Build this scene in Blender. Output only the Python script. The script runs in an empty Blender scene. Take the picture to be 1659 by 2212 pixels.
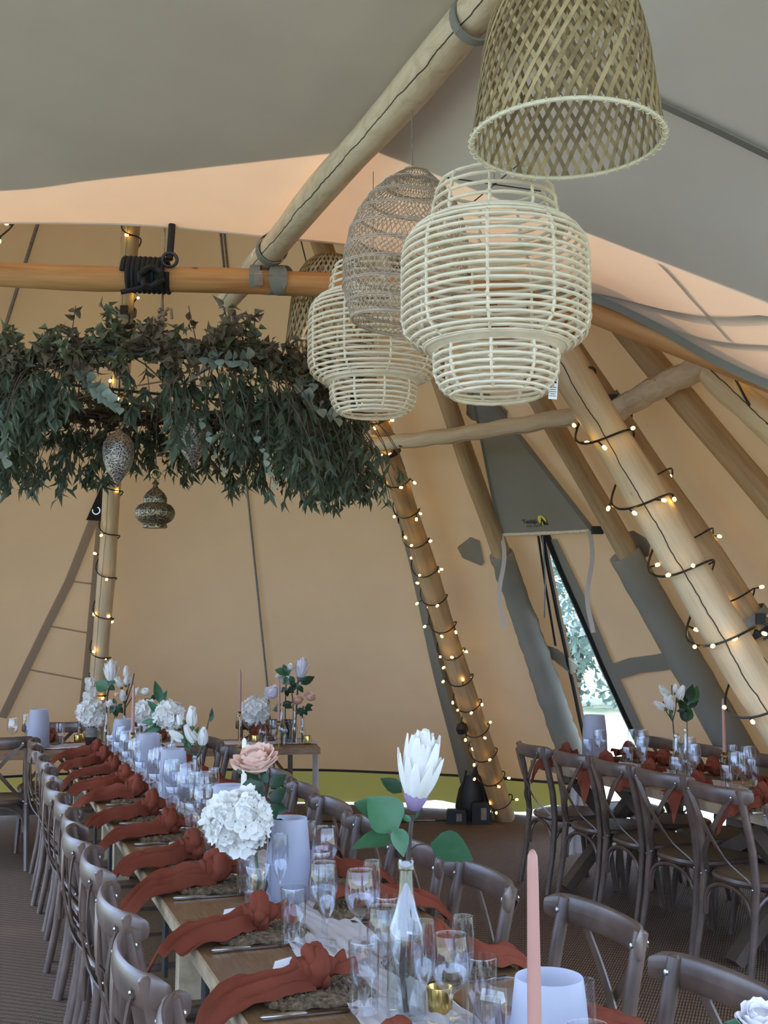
import bpy, math, random
from mathutils import Vector as V, Matrix, Quaternion, noise as mn
R = random.Random(7)
PI = math.pi
sin, cos = math.sin, math.cos
SC = bpy.context.scene
COL = SC.collection

# ------------------------------------------------------------------ camera, sky, sun, exposure
F, HOR, EYE = 2500.0, 1355.0, 1.6
PITCH = math.atan((HOR - 1106) / F)
cam = bpy.data.cameras.new('camera')
cam.sensor_fit = 'VERTICAL'; cam.sensor_height = 36; cam.lens = 36 * F / 2212
cam.clip_start = 0.05; cam.clip_end = 500
camo = bpy.data.objects.new('camera', cam); COL.objects.link(camo)
camo.location = (0, 0, EYE); camo.rotation_euler = (PI / 2 + PITCH, 0, 0)
SC.camera = camo
w = bpy.data.worlds.new('sky'); SC.world = w; w.use_nodes = True
w.node_tree.nodes['Background'].inputs[0].default_value = (0.50, 0.67, 1.0, 1)
w.node_tree.nodes['Background'].inputs[1].default_value = 5.4
sl = bpy.data.lights.new('sun', 'SUN'); sl.energy = 5.0; sl.angle = 0.06; sl.color = (1, .93, .82)
so = bpy.data.objects.new('sun', sl); COL.objects.link(so)
so.rotation_euler = V((0.10, 0.30, -0.95)).to_track_quat('-Z', 'Y').to_euler()
SC.view_settings.view_transform = 'Standard'; SC.view_settings.look = 'None'
SC.view_settings.gamma = 1; SC.view_settings.exposure = 0.0
SC.view_settings.use_curve_mapping = False
SC.cycles.transparent_max_bounces = 48
SC.cycles.max_bounces = 10

# ------------------------------------------------------------------ measuring helpers (pixels of the photograph -> metres)
def ray(x, y):
    a, b = (x - 829.5) / F, (1106 - y) / F
    return V((a, cos(PITCH) - b * sin(PITCH), sin(PITCH) + b * cos(PITCH)))
def atz(x, y, z):
    r = ray(x, y); return V((0, 0, EYE)) + r * ((z - EYE) / r.z)
def aty(x, y, Y):
    r = ray(x, y); return V((0, 0, EYE)) + r * (Y / r.y)
TD, TN = V((-.3305, .9438, 0)), V((.9438, .3305, 0))
TO = V((-.313, 2.649, 0))
TROT = math.atan2(.3305, .9438)          # local x = across the table (TN), local y = along (TD)
def tab(s, t, z=0):
    p = TO + TD * s + TN * t; return V((p.x, p.y, z))

# ------------------------------------------------------------------ mesh builder
class MB:
    def __init__(s): s.v = []; s.f = []
    def add(s, vs, fs):
        o = len(s.v); s.v += [tuple(p) for p in vs]; s.f += [tuple(i + o for i in f) for f in fs]; return s
    def box(s, c, sx, sy, sz, M=None):
        c = V(c); vs = []
        for x in (-.5, .5):
            for y in (-.5, .5):
                for z in (-.5, .5):
                    p = V((x * sx, y * sy, z * sz))
                    vs.append(c + (M @ p if M else p))
        return s.add(vs, [(0, 1, 3, 2), (4, 6, 7, 5), (0, 4, 5, 1), (2, 3, 7, 6), (0, 2, 6, 4), (1, 5, 7, 3)])
    def bar(s, a, b, w_, t_, side=(0, 0, 1)):
        a, b = V(a), V(b); d = (b - a); L = d.length; d.normalize()
        x = d.cross(V(side)).normalized(); y = x.cross(d)
        M = Matrix((x, d, y)).transposed()
        return s.box((a + b) / 2, w_, L, t_, M)
    def tube(s, pts, r, n=8, closed=False, caps=True, up=None):
        pts = [V(p) for p in pts]; m = len(pts)
        rs = r if isinstance(r, (list, tuple)) else [r] * m
        vs = []; t0 = None; nrm = None
        for i, p in enumerate(pts):
            if closed: t = pts[(i + 1) % m] - pts[i - 1]
            else: t = pts[min(i + 1, m - 1)] - pts[max(i - 1, 0)]
            t = t.normalized() if t.length > 1e-9 else V((0, 0, 1))
            if nrm is None:
                u = V(up) if up else (V((0, 0, 1)) if abs(t.z) < .9 else V((1, 0, 0)))
                nrm = (u - t * u.dot(t)).normalized()
            else:
                nrm = t0.rotation_difference(t) @ nrm
                nrm = (nrm - t * nrm.dot(t)).normalized()
            t0 = t; b = t.cross(nrm)
            for k in range(n):
                a = 2 * PI * k / n
                vs.append(p + (nrm * cos(a) + b * sin(a)) * rs[i])
        fs = []
        for i in range(m if closed else m - 1):
            j = (i + 1) % m
            for k in range(n):
                l = (k + 1) % n
                fs.append((i * n + k, i * n + l, j * n + l, j * n + k))
        if caps and not closed:
            fs.append(tuple(reversed(range(n)))); fs.append(tuple((m - 1) * n + k for k in range(n)))
        return s.add(vs, fs)
    def ribbon(s, pts, wid, th, up=None, side=None):
        """flat strip of rectangular section following pts; side(i) or fixed vector gives width direction"""
        pts = [V(p) for p in pts]; m = len(pts); vs = []
        for i, p in enumerate(pts):
            t = (pts[min(i + 1, m - 1)] - pts[max(i - 1, 0)]).normalized()
            sd = V(side[i]) if isinstance(side, list) else V(side)
            sd = (sd - t * sd.dot(t)).normalized(); nn = t.cross(sd)
            w_ = wid[i] if isinstance(wid, list) else wid
            for a, b in ((-1, -1), (1, -1), (1, 1), (-1, 1)):
                vs.append(p + sd * (a * w_ / 2) + nn * (b * th / 2))
        fs = []
        for i in range(m - 1):
            for k in range(4):
                l = (k + 1) % 4
                fs.append((i * 4 + k, i * 4 + l, i * 4 + 4 + l, i * 4 + 4 + k))
        fs += [(3, 2, 1, 0), tuple(4 * (m - 1) + k for k in range(4))]
        return s.add(vs, fs)
    def lathe(s, prof, n=24, M=None, closed=False):
        vs = []; fs = []; idx = []
        for (r, z) in prof:
            if r < 1e-6: idx.append([len(vs)] * n); vs.append((0, 0, z))
            else:
                idx.append(list(range(len(vs), len(vs) + n)))
                vs += [(r * cos(2 * PI * k / n), r * sin(2 * PI * k / n), z) for k in range(n)]
        pr = list(zip(idx, idx[1:])) + ([(idx[-1], idx[0])] if closed else [])
        for A, B in pr:
            for k in range(n):
                l = (k + 1) % n
                q = []
                for i in (A[k], A[l], B[l], B[k]):
                    if i not in q: q.append(i)
                if len(q) > 2: fs.append(tuple(q))
        if M: vs = [M @ V(p) for p in vs]
        return s.add(vs, fs)
    def grid(s, fn, nu, nv, th=0.0):
        P = [[V(fn(i / nu, j / nv)) for j in range(nv + 1)] for i in range(nu + 1)]
        def idx(i, j): return i * (nv + 1) + j
        fs = [(idx(i, j), idx(i + 1, j), idx(i + 1, j + 1), idx(i, j + 1)) for i in range(nu) for j in range(nv)]
        vs = [p for r in P for p in r]
        if th:
            off = []
            for i in range(nu + 1):
                for j in range(nv + 1):
                    a = P[min(i + 1, nu)][j] - P[max(i - 1, 0)][j]; b = P[i][min(j + 1, nv)] - P[i][max(j - 1, 0)]
                    nn = a.cross(b); nn = nn.normalized() if nn.length > 1e-12 else V((0, 0, 1))
                    off.append(P[i][j] - nn * th)
            N = len(vs)
            fs2 = [tuple(N + k for k in reversed(f)) for f in fs]
            rim = [idx(i, 0) for i in range(nu + 1)] + [idx(nu, j) for j in range(1, nv + 1)] + \
                  [idx(i, nv) for i in range(nu - 1, -1, -1)] + [idx(0, j) for j in range(nv - 1, 0, -1)]
            side = []
            for a, b in zip(rim, rim[1:] + rim[:1]): side.append((b, a, N + a, N + b))
            vs = vs + off; fs = fs + fs2 + side
        return s.add(vs, fs)
    def prism(s, poly, n_off):
        """solid from a planar polygon (list of points) pushed along vector n_off"""
        a = [V(p) for p in poly]; b = [p + V(n_off) for p in a]; m = len(a)
        fs = [tuple(range(m)), tuple(reversed(range(m, 2 * m)))]
        for i in range(m):
            j = (i + 1) % m; fs.append((j, i, m + i, m + j))
        return s.add(a + b, fs)
    def mesh(s, name, smooth=True, ang=40):
        me = bpy.data.meshes.new(name); me.from_pydata(s.v, [], s.f)
        if smooth:
            me.polygons.foreach_set('use_smooth', [True] * len(me.polygons))
            me.set_sharp_from_angle(angle=math.radians(ang))
        me.update(); return me

def obj(name, mesh, mat, parent=None, loc=None, rot=None, M=None, scale=None):
    if isinstance(mesh, MB): mesh = mesh.mesh(name)
    if mat and not mesh.materials: mesh.materials.append(mat)
    o = bpy.data.objects.new(name, mesh); COL.objects.link(o)
    if parent: o.parent = parent
    if M is not None: o.matrix_basis = M
    if loc is not None: o.location = loc
    if rot is not None: o.rotation_euler = rot
    if scale is not None: o.scale = scale if hasattr(scale, '__len__') else (scale,) * 3
    return o
def tag(o, label=None, cat=None, group=None, kind=None):
    if label: o['label'] = label
    if cat: o['category'] = cat
    if group: o['group'] = group
    if kind: o['kind'] = kind
    return o
def thing(name, label, cat, loc=(0, 0, 0), rotz=0, group=None):
    o = bpy.data.objects.new(name, None); COL.objects.link(o)
    o.empty_display_size = .05
    o.location = loc; o.rotation_euler = (0, 0, rotz)
    return tag(o, label, cat, group)
def copy_tree(o, parent=None):
    c = o.copy(); COL.objects.link(c); c.parent = parent
    for ch in list(KIDS.get(o.name, ())) or [k for k in o.children]:
        copy_tree(ch, c)
    return c
KIDS = {}
def basis(x, z):
    """rotation matrix whose local z is z and local x close to x"""
    z = V(z).normalized(); x = V(x); x = (x - z * x.dot(z)).normalized(); y = z.cross(x)
    return Matrix((x, y, z)).transposed()
def TM(loc, rot3=None, sc=1.0):
    M = Matrix.Translation(V(loc))
    if rot3: M = M @ rot3.to_4x4()
    return M @ Matrix.Scale(sc, 4) if not hasattr(sc, '__len__') else M @ Matrix.Diagonal((*sc, 1))
def smoothstep(a, b, x):
    t = min(1, max(0, (x - a) / (b - a))); return t * t * (3 - 2 * t)
def lerp(a, b, t): return a + (b - a) * t

# ------------------------------------------------------------------ materials
class NT:
    def __init__(s, name):
        s.m = bpy.data.materials.new(name); s.m.use_nodes = True; s.t = s.m.node_tree
        s.n = s.t.nodes; s.n.clear(); s.out = s.n.new('ShaderNodeOutputMaterial')
        s.tc = s.n.new('ShaderNodeTexCoord')
    def L(s, a, b): s.t.links.new(a, b)
    def node(s, t, **kw):
        n = s.n.new(t)
        for k, v_ in kw.items():
            if k in n.inputs.keys():
                i = n.inputs[k]
                if hasattr(v_, 'is_linked') or isinstance(v_, bpy.types.NodeSocket): s.L(v_, i)
                else: i.default_value = v_
            else: setattr(n, k, v_)
        return n
    def noise(s, scale=5, detail=3, rough=.55, vec=None, dist=0):
        n = s.n.new('ShaderNodeTexNoise'); n.inputs['Scale'].default_value = scale
        n.inputs['Detail'].default_value = detail; n.inputs['Roughness'].default_value = rough
        n.inputs['Distortion'].default_value = dist
        s.L(vec or s.tc.outputs['Object'], n.inputs['Vector']); return n.outputs['Fac']
    def map(s, sc=(1, 1, 1), rot=(0, 0, 0), src='Object'):
        n = s.n.new('ShaderNodeMapping'); n.inputs['Scale'].default_value = sc; n.inputs['Rotation'].default_value = rot
        s.L(s.tc.outputs[src], n.inputs['Vector']); return n.outputs[0]
    def ramp(s, fac, stops):
        n = s.n.new('ShaderNodeValToRGB'); e = n.color_ramp.elements
        while len(e) < len(stops): e.new(.5)
        for i, (p, c) in enumerate(stops):
            e[i].position = p; e[i].color = (*c, 1) if len(c) == 3 else c
        s.L(fac, n.inputs[0]); return n.outputs[0]
    def mix(s, fac, a, b, mode='MIX'):
        n = s.n.new('ShaderNodeMix'); n.data_type = 'RGBA'; n.blend_type = mode
        for i, x in ((0, fac), (6, a), (7, b)):
            if isinstance(x, bpy.types.NodeSocket): s.L(x, n.inputs[i])
            else: n.inputs[i].default_value = x if i == 0 else (*x, 1)
        return n.outputs[2]
    def math(s, op, a, b=0.0):
        n = s.n.new('ShaderNodeMath'); n.operation = op
        for i, x in ((0, a), (1, b)):
            if isinstance(x, bpy.types.NodeSocket): s.L(x, n.inputs[i])
            else: n.inputs[i].default_value = x
        return n.outputs[0]
    def bump(s, h, strength=.3, dist=.01):
        n = s.n.new('ShaderNodeBump'); n.inputs['Strength'].default_value = strength; n.inputs['Distance'].default_value = dist
        s.L(h, n.inputs['Height']); return n.outputs[0]
    def princ(s, col, rough=.6, normal=None, metal=0, spec=.5, **kw):
        n = s.n.new('ShaderNodeBsdfPrincipled')
        if isinstance(col, bpy.types.NodeSocket): s.L(col, n.inputs['Base Color'])
        else: n.inputs['Base Color'].default_value = (*col, 1)
        if isinstance(rough, bpy.types.NodeSocket): s.L(rough, n.inputs['Roughness'])
        else: n.inputs['Roughness'].default_value = rough
        n.inputs['Metallic'].default_value = metal; n.inputs['Specular IOR Level'].default_value = spec
        if normal: s.L(normal, n.inputs['Normal'])
        for k, v_ in kw.items(): n.inputs[k].default_value = v_
        return n.outputs[0]
    def mixs(s, fac, a, b):
        n = s.n.new('ShaderNodeMixShader')
        if isinstance(fac, bpy.types.NodeSocket): s.L(fac, n.inputs[0])
        else: n.inputs[0].default_value = fac
        s.L(a, n.inputs[1]); s.L(b, n.inputs[2]); return n.outputs[0]
    def transl(s, col, normal=None):
        n = s.n.new('ShaderNodeBsdfTranslucent')
        if isinstance(col, bpy.types.NodeSocket): s.L(col, n.inputs[0])
        else: n.inputs[0].default_value = (*col, 1)
        if normal: s.L(normal, n.inputs['Normal'])
        return n.outputs[0]
    def end(s, sh): s.L(sh, s.out.inputs['Surface']); return s.m

def plain(name, col, rough=.6, var=.12, nscale=20, metal=0, spec=.5, bump=0, bscale=80, **kw):
    t = NT(name)
    f = t.noise(nscale, 3)
    c = t.ramp(f, [(.3, tuple(x * (1 - var) for x in col)), (.7, tuple(min(1, x * (1 + var)) for x in col))])
    nm = t.bump(t.noise(bscale, 2), bump, .004) if bump else None
    return t.end(t.princ(c, rough, nm, metal, spec, **kw))
def cloth(name, dif, tra, k, var=.06, weave=260, bump=.12):
    t = NT(name)
    f = t.noise(3, 4)
    c = t.ramp(f, [(.3, tuple(x * (1 - var) for x in dif)), (.7, tuple(min(1, x * (1 + var)) for x in dif))])
    nm = t.bump(t.noise(weave, 2), bump, .002)
    return t.end(t.mixs(k, t.princ(c, .9, nm, 0, .1), t.transl(tra, nm)))
def canvas(name, dif, tra, k):
    t = NT(name)
    f = t.noise(1.3, 5, .6)
    c = t.ramp(f, [(.3, tuple(x * .95 for x in dif)), (.7, tuple(x * 1.05 for x in dif))])
    c2 = t.ramp(f, [(.3, tuple(x * .95 for x in tra)), (.7, tuple(x * 1.05 for x in tra))])
    wv = t.noise(9, 3, .5, t.map((1, 1, .35)))
    nm = t.bump(t.math('ADD', t.math('MULTIPLY', t.noise(420, 1), .05), wv), .12, .02)
    return t.end(t.mixs(k, t.princ(c, .95, nm, 0, .05), t.transl(c2, nm)))
def log_mat(name, c1, c2, c3, crack=None, burl=0):
    """peeled log: long streaks along local z, knots, optional long drying crack"""
    t = NT(name)
    st = t.noise(9, 4, .6, t.map((1.6, 1.6, .16)))
    fine = t.noise(60, 3, .6, t.map((1, 1, .05)))
    c = t.ramp(t.math('ADD', t.math('MULTIPLY', st, .7), t.math('MULTIPLY', fine, .3)), [(.32, c3), (.5, c1), (.68, c2)])
    if burl:
        b = t.noise(20, 3, .6, t.map((1, 1, .4)), .9)
        c = t.mix(burl, c, t.ramp(b, [(.40, c3), (.46, c1), (.6, c2)]))
    vo = t.node('ShaderNodeTexVoronoi', Scale=2.4, Vector=t.map((2.2, 2.2, 1.3)))
    kn = t.ramp(vo.outputs['Distance'], [(.055, (1, 1, 1)), (.085, (0, 0, 0))])
    c = t.mix(kn, c, (.14, .07, .03))
    if crack is not None:
        sep = t.node('ShaderNodeSeparateXYZ', Vector=t.tc.outputs['Object'])
        an = t.math('ARCTAN2', sep.outputs[1], sep.outputs[0])
        wob = t.math('MULTIPLY', t.math('SUBTRACT', t.noise(2.2, 4, .6, t.map((.01, .01, 1))), .5), .9)
        dd = t.math('ABSOLUTE', t.math('SUBTRACT', t.math('ADD', an, wob), crack))
        ck = t.ramp(dd, [(.022, (1, 1, 1)), (.048, (0, 0, 0))])
        c = t.mix(ck, c, (.035, .02, .012))
    nm = t.bump(t.math('ADD', st, t.math('MULTIPLY', fine, .4)), .35, .006)
    return t.end(t.princ(c, .62, nm, 0, .3))
def glass_mat(name, tint=(.97, .985, 1.0), k=1.0):
    t = NT(name)
    lw = t.node('ShaderNodeLayerWeight', Blend=.5)
    f = t.math('MINIMUM', t.math('MULTIPLY', t.math('ADD', t.math('MULTIPLY', t.math('POWER', lw.outputs['Facing'], 3.0), .46), .06), k), 1.0)
    tr = t.node('ShaderNodeBsdfTransparent', Color=(*tint, 1)); gl = t.node('ShaderNodeBsdfGlossy', Roughness=.0)
    return t.end(t.mixs(f, tr.outputs[0], gl.outputs[0]))
def frosted(name):
    t = NT(name)
    d = t.princ((.62, .635, .70), .35, None, 0, .5)
    a = t.mixs(.55, d, t.transl((.66, .68, .76)))
    tr = t.node('ShaderNodeBsdfTransparent', Color=(.9, .92, 1, 1))
    return t.end(t.mixs(.16, a, tr.outputs[0]))
def leafm(name, c, c2, rough=.45, k=.25):
    t = NT(name)
    oi = t.node('ShaderNodeObjectInfo')
    f = t.math('ADD', t.math('MULTIPLY', t.noise(30, 2), .6), t.math('MULTIPLY', oi.outputs['Random'], .4))
    col = t.ramp(f, [(.3, c), (.7, c2)])
    return t.end(t.mixs(k, t.princ(col, rough, None, 0, .4), t.transl(col)))
def emis(name, c, s_):
    t = NT(name); e = t.node('ShaderNodeEmission', Color=(*c, 1), Strength=s_); return t.end(e.outputs[0])
def carpet():
    t = NT('coir matting')
    sep = t.node('ShaderNodeSeparateXYZ', Vector=t.map((1, 1, 1), (0, 0, TROT)))
    wob = t.math('MULTIPLY', t.noise(5, 3), 3.0)
    u = t.math('ADD', t.math('MULTIPLY', sep.outputs[0], 2 * PI / .0125), wob); v_ = t.math('ADD', t.math('MULTIPLY', sep.outputs[1], 2 * PI / .042), t.math('MULTIPLY', wob, 1.6))
    rib = t.math('ADD', t.math('MULTIPLY', t.math('SINE', u), .5), .5)
    lin = t.math('SUBTRACT', 1.0, t.math('MULTIPLY', t.math('POWER', t.math('ADD', t.math('MULTIPLY', t.math('SINE', v_), .5), .5), 5.0), .75))
    pat = t.math('MULTIPLY', t.math('MULTIPLY', t.math('ADD', rib, .25), lin), 2.4)
    big = t.noise(1.1, 4, .6)
    c = t.ramp(t.math('MULTIPLY', pat, .33), [(.08, (.035, .022, .014)), (.45, (.16, .10, .062)), (.9, (.27, .185, .125))])
    c = t.mix(t.math('MULTIPLY', big, .3), c, (.15, .11, .08))
    h = t.math('ADD', t.math('MULTIPLY', pat, .4), t.math('MULTIPLY', t.noise(2.2, 3), 2.2))
    return t.end(t.princ(c, .85, t.bump(h, .6, .012), 0, .25))
def table_mat():
    t = NT('table top ply')
    g = t.noise(14, 4, .6, t.map((7, .7, 4)))
    c = t.ramp(g, [(.3, (.17, .092, .042)), (.55, (.245, .14, .066)), (.75, (.31, .19, .095))])
    st = t.noise(2.5, 4, .65, t.map((1.5, 1, 1)))
    c = t.mix(t.ramp(st, [(.5, (0, 0, 0)), (.75, (.6, .6, .6))]), c, (.10, .06, .032))
    return t.end(t.princ(c, .42, t.bump(g, .15, .003), 0, .4))
def metalwork(name, c1, c2):
    t = NT(name)
    vo = t.node('ShaderNodeTexVoronoi', Scale=115.0, Vector=t.tc.outputs['Object'])
    c = t.ramp(vo.outputs['Distance'], [(.22, (.02, .016, .012)), (.36, c1), (.7, c2)])
    return t.end(t.princ(c, .38, t.bump(vo.outputs['Distance'], .6, .004), .75, .5))
def floor_grass():
    t = NT('meadow grass')
    f = t.noise(.35, 6, .7)
    c = t.ramp(f, [(.3, (.26, .32, .17)), (.55, (.42, .44, .30)), (.75, (.62, .60, .48))])
    return t.end(t.princ(c, .9, t.bump(t.noise(30, 4), .4, .03), 0, .1))

M = dict(
    canvas=canvas('tipi canvas', (.42, .345, .245), (.90, .46, .165), .062),
    canopy=canvas('canopy canvas', (.62, .575, .50), (.86, .46, .22), .17),
    outer=cloth('outer canvas layer', (.36, .36, .32), (.40, .50, .66), .13, .03, 200, .05),
    grey=cloth('grey canvas', (.34, .335, .275), (.60, .56, .46), .45),
    lite=cloth('light grey canvas', (.36, .345, .29), (.75, .66, .52), .62),
    strap=cloth('grey webbing', (.25, .245, .21), (.2, .2, .16), .1),
    skirt=cloth('yellow skirt', (.25, .22, .055), (.36, .29, .07), .13),
    black=plain('black rubber', (.012, .012, .013), .5, .2, 30),
    blackrope=plain('black rope', (.010, .010, .011), .75, .3, 160, bump=.5, bscale=300),
    jute=plain('jute rope', (.30, .21, .12), .9, .25, 120, bump=.5, bscale=260),
    seam=plain('grey guy cord', (.22, .20, .18), .9, .2, 60),
    log_pale=log_mat('pale peeled log', (.60, .46, .28), (.70, .56, .37), (.46, .32, .17), -.35),
    log_burl=log_mat('burled pale log', (.58, .46, .31), (.68, .57, .41), (.44, .32, .20), -1.0, .4),
    log_warm=log_mat('warm orange log', (.50, .25, .09), (.57, .33, .15), (.36, .155, .05)),
    log_tan=log_mat('tan log', (.42, .28, .14), (.50, .36, .20), (.30, .18, .085)),
    cane_white=plain('bleached rattan', (.76, .66, .485), .55, .12, 14),
    cane_band=plain('wrapped rattan', (.66, .56, .40), .6, .15, 60, bump=.4, bscale=140),
    bamboo=leafm('bamboo strip', (.25, .18, .085), (.56, .43, .23), .45, .12),
    bamboo_in=plain('pale bamboo edge', (.72, .66, .48), .5, .12, 12),
    cane_brown=plain('brown cane', (.46, .36, .27), .6, .2, 30),
    chair=plain('dark stained beech', (.112, .074, .056), .33, .4, 9, spec=.65),
    canesit=plain('woven cane seat', (.20, .125, .06), .55, .25, 60, bump=.6, bscale=160),
    bolt=plain('steel bolt', (.55, .55, .56), .3, .1, 50, 1),
    top=table_mat(),
    edge=plain('pale table edge', (.46, .36, .23), .55, .25, 16),
    planks=plain('weathered timber', (.40, .30, .19), .6, .35, 7, bump=.2, bscale=30),
    trestle=plain('trestle timber', (.26, .19, .115), .65, .3, 7),
    darkwood=plain('dark trestle timber', (.10, .07, .05), .6, .3, 8),
    iron=plain('black iron bracket', (.02, .022, .025), .45, .2, 40),
    glass=glass_mat('clear glass', (.975, .985, 1.0), 1.25),
    bottle=glass_mat('clear bottle glass', (.955, .975, .975), 1.5),
    smoke=glass_mat('smoked glass', (.55, .62, .66), 1.4),
    brownglass=plain('brown bottle glass', (.02, .014, .01), .12, .2, 5, spec=.8),
    water=glass_mat('water', (.93, .96, .97), .9),
    frost=frosted('frosted glass'),
    napkin=cloth('rust linen', (.23, .060, .034), (.25, .06, .03), .10, .2, 330, .3),
    linen=cloth('white gauze', (.78, .74, .74), (.8, .76, .76), .3, .05, 200, .3),
    card=plain('white card', (.82, .80, .80), .7, .03),
    pinkcard=plain('blush paper', (.62, .40, .36), .5, .06),
    seagrass=plain('braided seagrass', (.135, .092, .05), .75, .75, 75, bump=1.0, bscale=130),
    steel=plain('cutlery steel', (.38, .36, .34), .2, .1, 20, 1),
    brass=plain('brass', (.60, .42, .14), .22, .1, 20, 1),
    candle=plain('dusty pink wax', (.43, .215, .165), .45, .04, 10),
    candle_w=plain('ivory wax', (.80, .78, .68), .45, .04, 10),
    petal_w=leafm('white petal', (.82, .81, .74), (.92, .91, .88), .7, .3),
    petal_l=leafm('lilac white petal', (.78, .76, .82), (.86, .83, .86), .7, .3),
    petal_p=leafm('peach petal', (.86, .58, .43), (.90, .68, .58), .7, .3),
    petal_m=leafm('purple bract', (.20, .14, .26), (.30, .22, .36), .7, .1),
    leaf=leafm('green leaf', (.025, .085, .037), (.055, .16, .068), .38, .15),
    leafd=leafm('dark green leaf', (.010, .035, .014), (.022, .06, .025), .4, .12),
    euc=leafm('eucalyptus leaf', (.20, .25, .20), (.36, .41, .345), .5, .15),
    willow=leafm('long grey green leaf', (.045, .07, .040), (.13, .155, .095), .45, .25),
    fern=leafm('olive needle sprig', (.13, .13, .035), (.22, .21, .07), .6, .2),
    dried=leafm('dried brown leaf', (.075, .055, .033), (.19, .15, .09), .6, .2),
    olive=leafm('dark olive leaf', (.045, .052, .024), (.115, .12, .06), .55, .15),
    twig=plain('brown twig', (.075, .047, .030), .7, .3, 40),
    stem=plain('green stem', (.07, .10, .04), .6, .3, 30),
    brownstem=plain('dark woody stem', (.045, .03, .025), .6, .3, 30),
    lantern=metalwork('aged pierced brass', (.11, .085, .05), (.25, .205, .12)),
    lantern2=metalwork('silvered pierced metal', (.24, .21, .19), (.42, .38, .35)),
    bulb=emis('warm fairy bulb', (1.0, .58, .11), 15.0),
    carpet=carpet(), grass=floor_grass(),
    bush=leafm('hillside foliage', (.20, .28, .24), (.38, .46, .40), .6, .3),  # leaf colours lightened to a bluish grey-green, outdoor haze painted in
    bark=plain('bark', (.08, .06, .045), .8, .3, 12),
    ink=plain('black print', (.015, .015, .015), .7, .1), sunprint=plain('yellow print', (.75, .66, .10), .7, .05),
    greyprint=plain('grey print', (.16, .16, .14), .7, .1),
)

# ------------------------------------------------------------------ tent geometry
APX = V((-1.23, 6.09, 6.5)); RW = 4.62
CX, CY = APX.x, APX.y
def rw(phi):
    """pole circle of the tipi, drawn out towards the neighbouring tent on the right"""
    return RW + .95 * smoothstep(math.radians(12), math.radians(-25), phi if phi < PI else phi - 2 * PI)
def cone(phi, z, off=0.0):
    r = rw(phi) * (1 - z / APX.z) - off
    return V((CX + r * cos(phi), CY + r * sin(phi), z))
def wall_hit(px, py, off=0.0):
    """far intersection of the pixel's sight line with the tipi cone"""
    R_ = RW
    for _ in range(12):
        r = ray(px, py); k = (R_ - off) / APX.z
        ox, oy, oz = -CX, -CY, APX.z - EYE
        a = r.x ** 2 + r.y ** 2 - (k * r.z) ** 2
        b = 2 * (ox * r.x + oy * r.y + k * k * oz * r.z)
        c = ox * ox + oy * oy - (k * oz) ** 2
        d = max(b * b - 4 * a * c, 0); t = (-b + math.sqrt(d)) / (2 * a)
        p = V((0, 0, EYE)) + r * t; R_ = .5 * R_ + .5 * rw(math.atan2(p.y - CY, p.x - CX))
    return p
def phi_of(p): return math.atan2(p.y - CY, p.x - CX)

# ---- outside ground, matting floor
g = MB().grid(lambda u, v_: (lerp(-90, 90, u), lerp(-60, 120, v_), -.03 + .9 * smoothstep(30, 110, lerp(-60, 120, v_))), 30, 30)
tag(obj('ground', g, M['grass']), kind='structure')
pts = []
for k in range(41):
    a = lerp(math.radians(-20), math.radians(200), k / 40); pts.append((CX + 4.72 * cos(a), CY + 4.72 * sin(a)))
pts += [(-6.2, 3.5), (-6.2, -3.5), (5.6, -3.5), (5.6, 3.5)]
fl = MB(); fl.prism([V((x, y, 0)) for x, y in pts], (0, 0, -.025))
tag(obj('floor', fl.mesh('floor', False), M['carpet']), kind='structure')

# ---- tipi wall, with the door gap, in two sheets of one canvas
gapL = [(1178, 1150), (1192, 1230), (1212, 1330), (1236, 1440), (1257, 1540), (1274, 1620), (1290, 1700), (1300, 1760)]
gapR = [(1180, 1150), (1212, 1230), (1256, 1330), (1303, 1440), (1348, 1540), (1386, 1620), (1424, 1700), (1450, 1760)]
def curve_of(g_):
    q = [wall_hit(*p) for p in g_]; q = sorted([(p.z, phi_of(p)) for p in q])
    def f(z):
        if z <= q[0][0]: return q[0][1]
        for (z0, a0), (z1, a1) in zip(q, q[1:]):
            if z <= z1: return lerp(a0, a1, (z - z0) / (z1 - z0))
        return q[-1][1]
    return f, q[-1][0]
pL, ztop = curve_of(gapL); pR, _ = curve_of(gapR)
SEAM = .34
def wrk(phi, z):
    """soft folds in the canvas, stronger near the ground"""
    return .018 * sin(phi * 9 + z * .7) * (.3 + .7 * smoothstep(3, .3, z)) + .014 * sin(phi * 23 + z * 2.3) * smoothstep(1.6, .3, z) \
        + .010 * sin(z * 9 + phi * 4) * smoothstep(1.3, .4, z)
zrows = [SEAM + (6.3 - SEAM) * (i / 60) ** 1.15 for i in range(61)]
def sheet_fn(pa, pb):
    def fn(u, v_):
        z = zrows[int(round(v_ * 60))]
        phi = lerp(pa(z), pb(z), u)
        return cone(phi, z, -wrk(phi, z))
    return fn
A0, A1 = math.radians(-16), math.radians(150)
wallb = MB()
zc = lambda f: (lambda z: f(min(z, ztop)) if z < ztop else f(ztop))
mid = lambda z: pL(ztop)
wallb.grid(sheet_fn(lambda z: A0, lambda z: pR(z) if z < ztop else mid(z)), 40, 60)
wallb.grid(sheet_fn(lambda z: pL(z) if z < ztop else mid(z), lambda z: A1), 90, 60)
wall = tag(obj('wall_back', wallb, M['canvas']), kind='structure')

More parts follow.
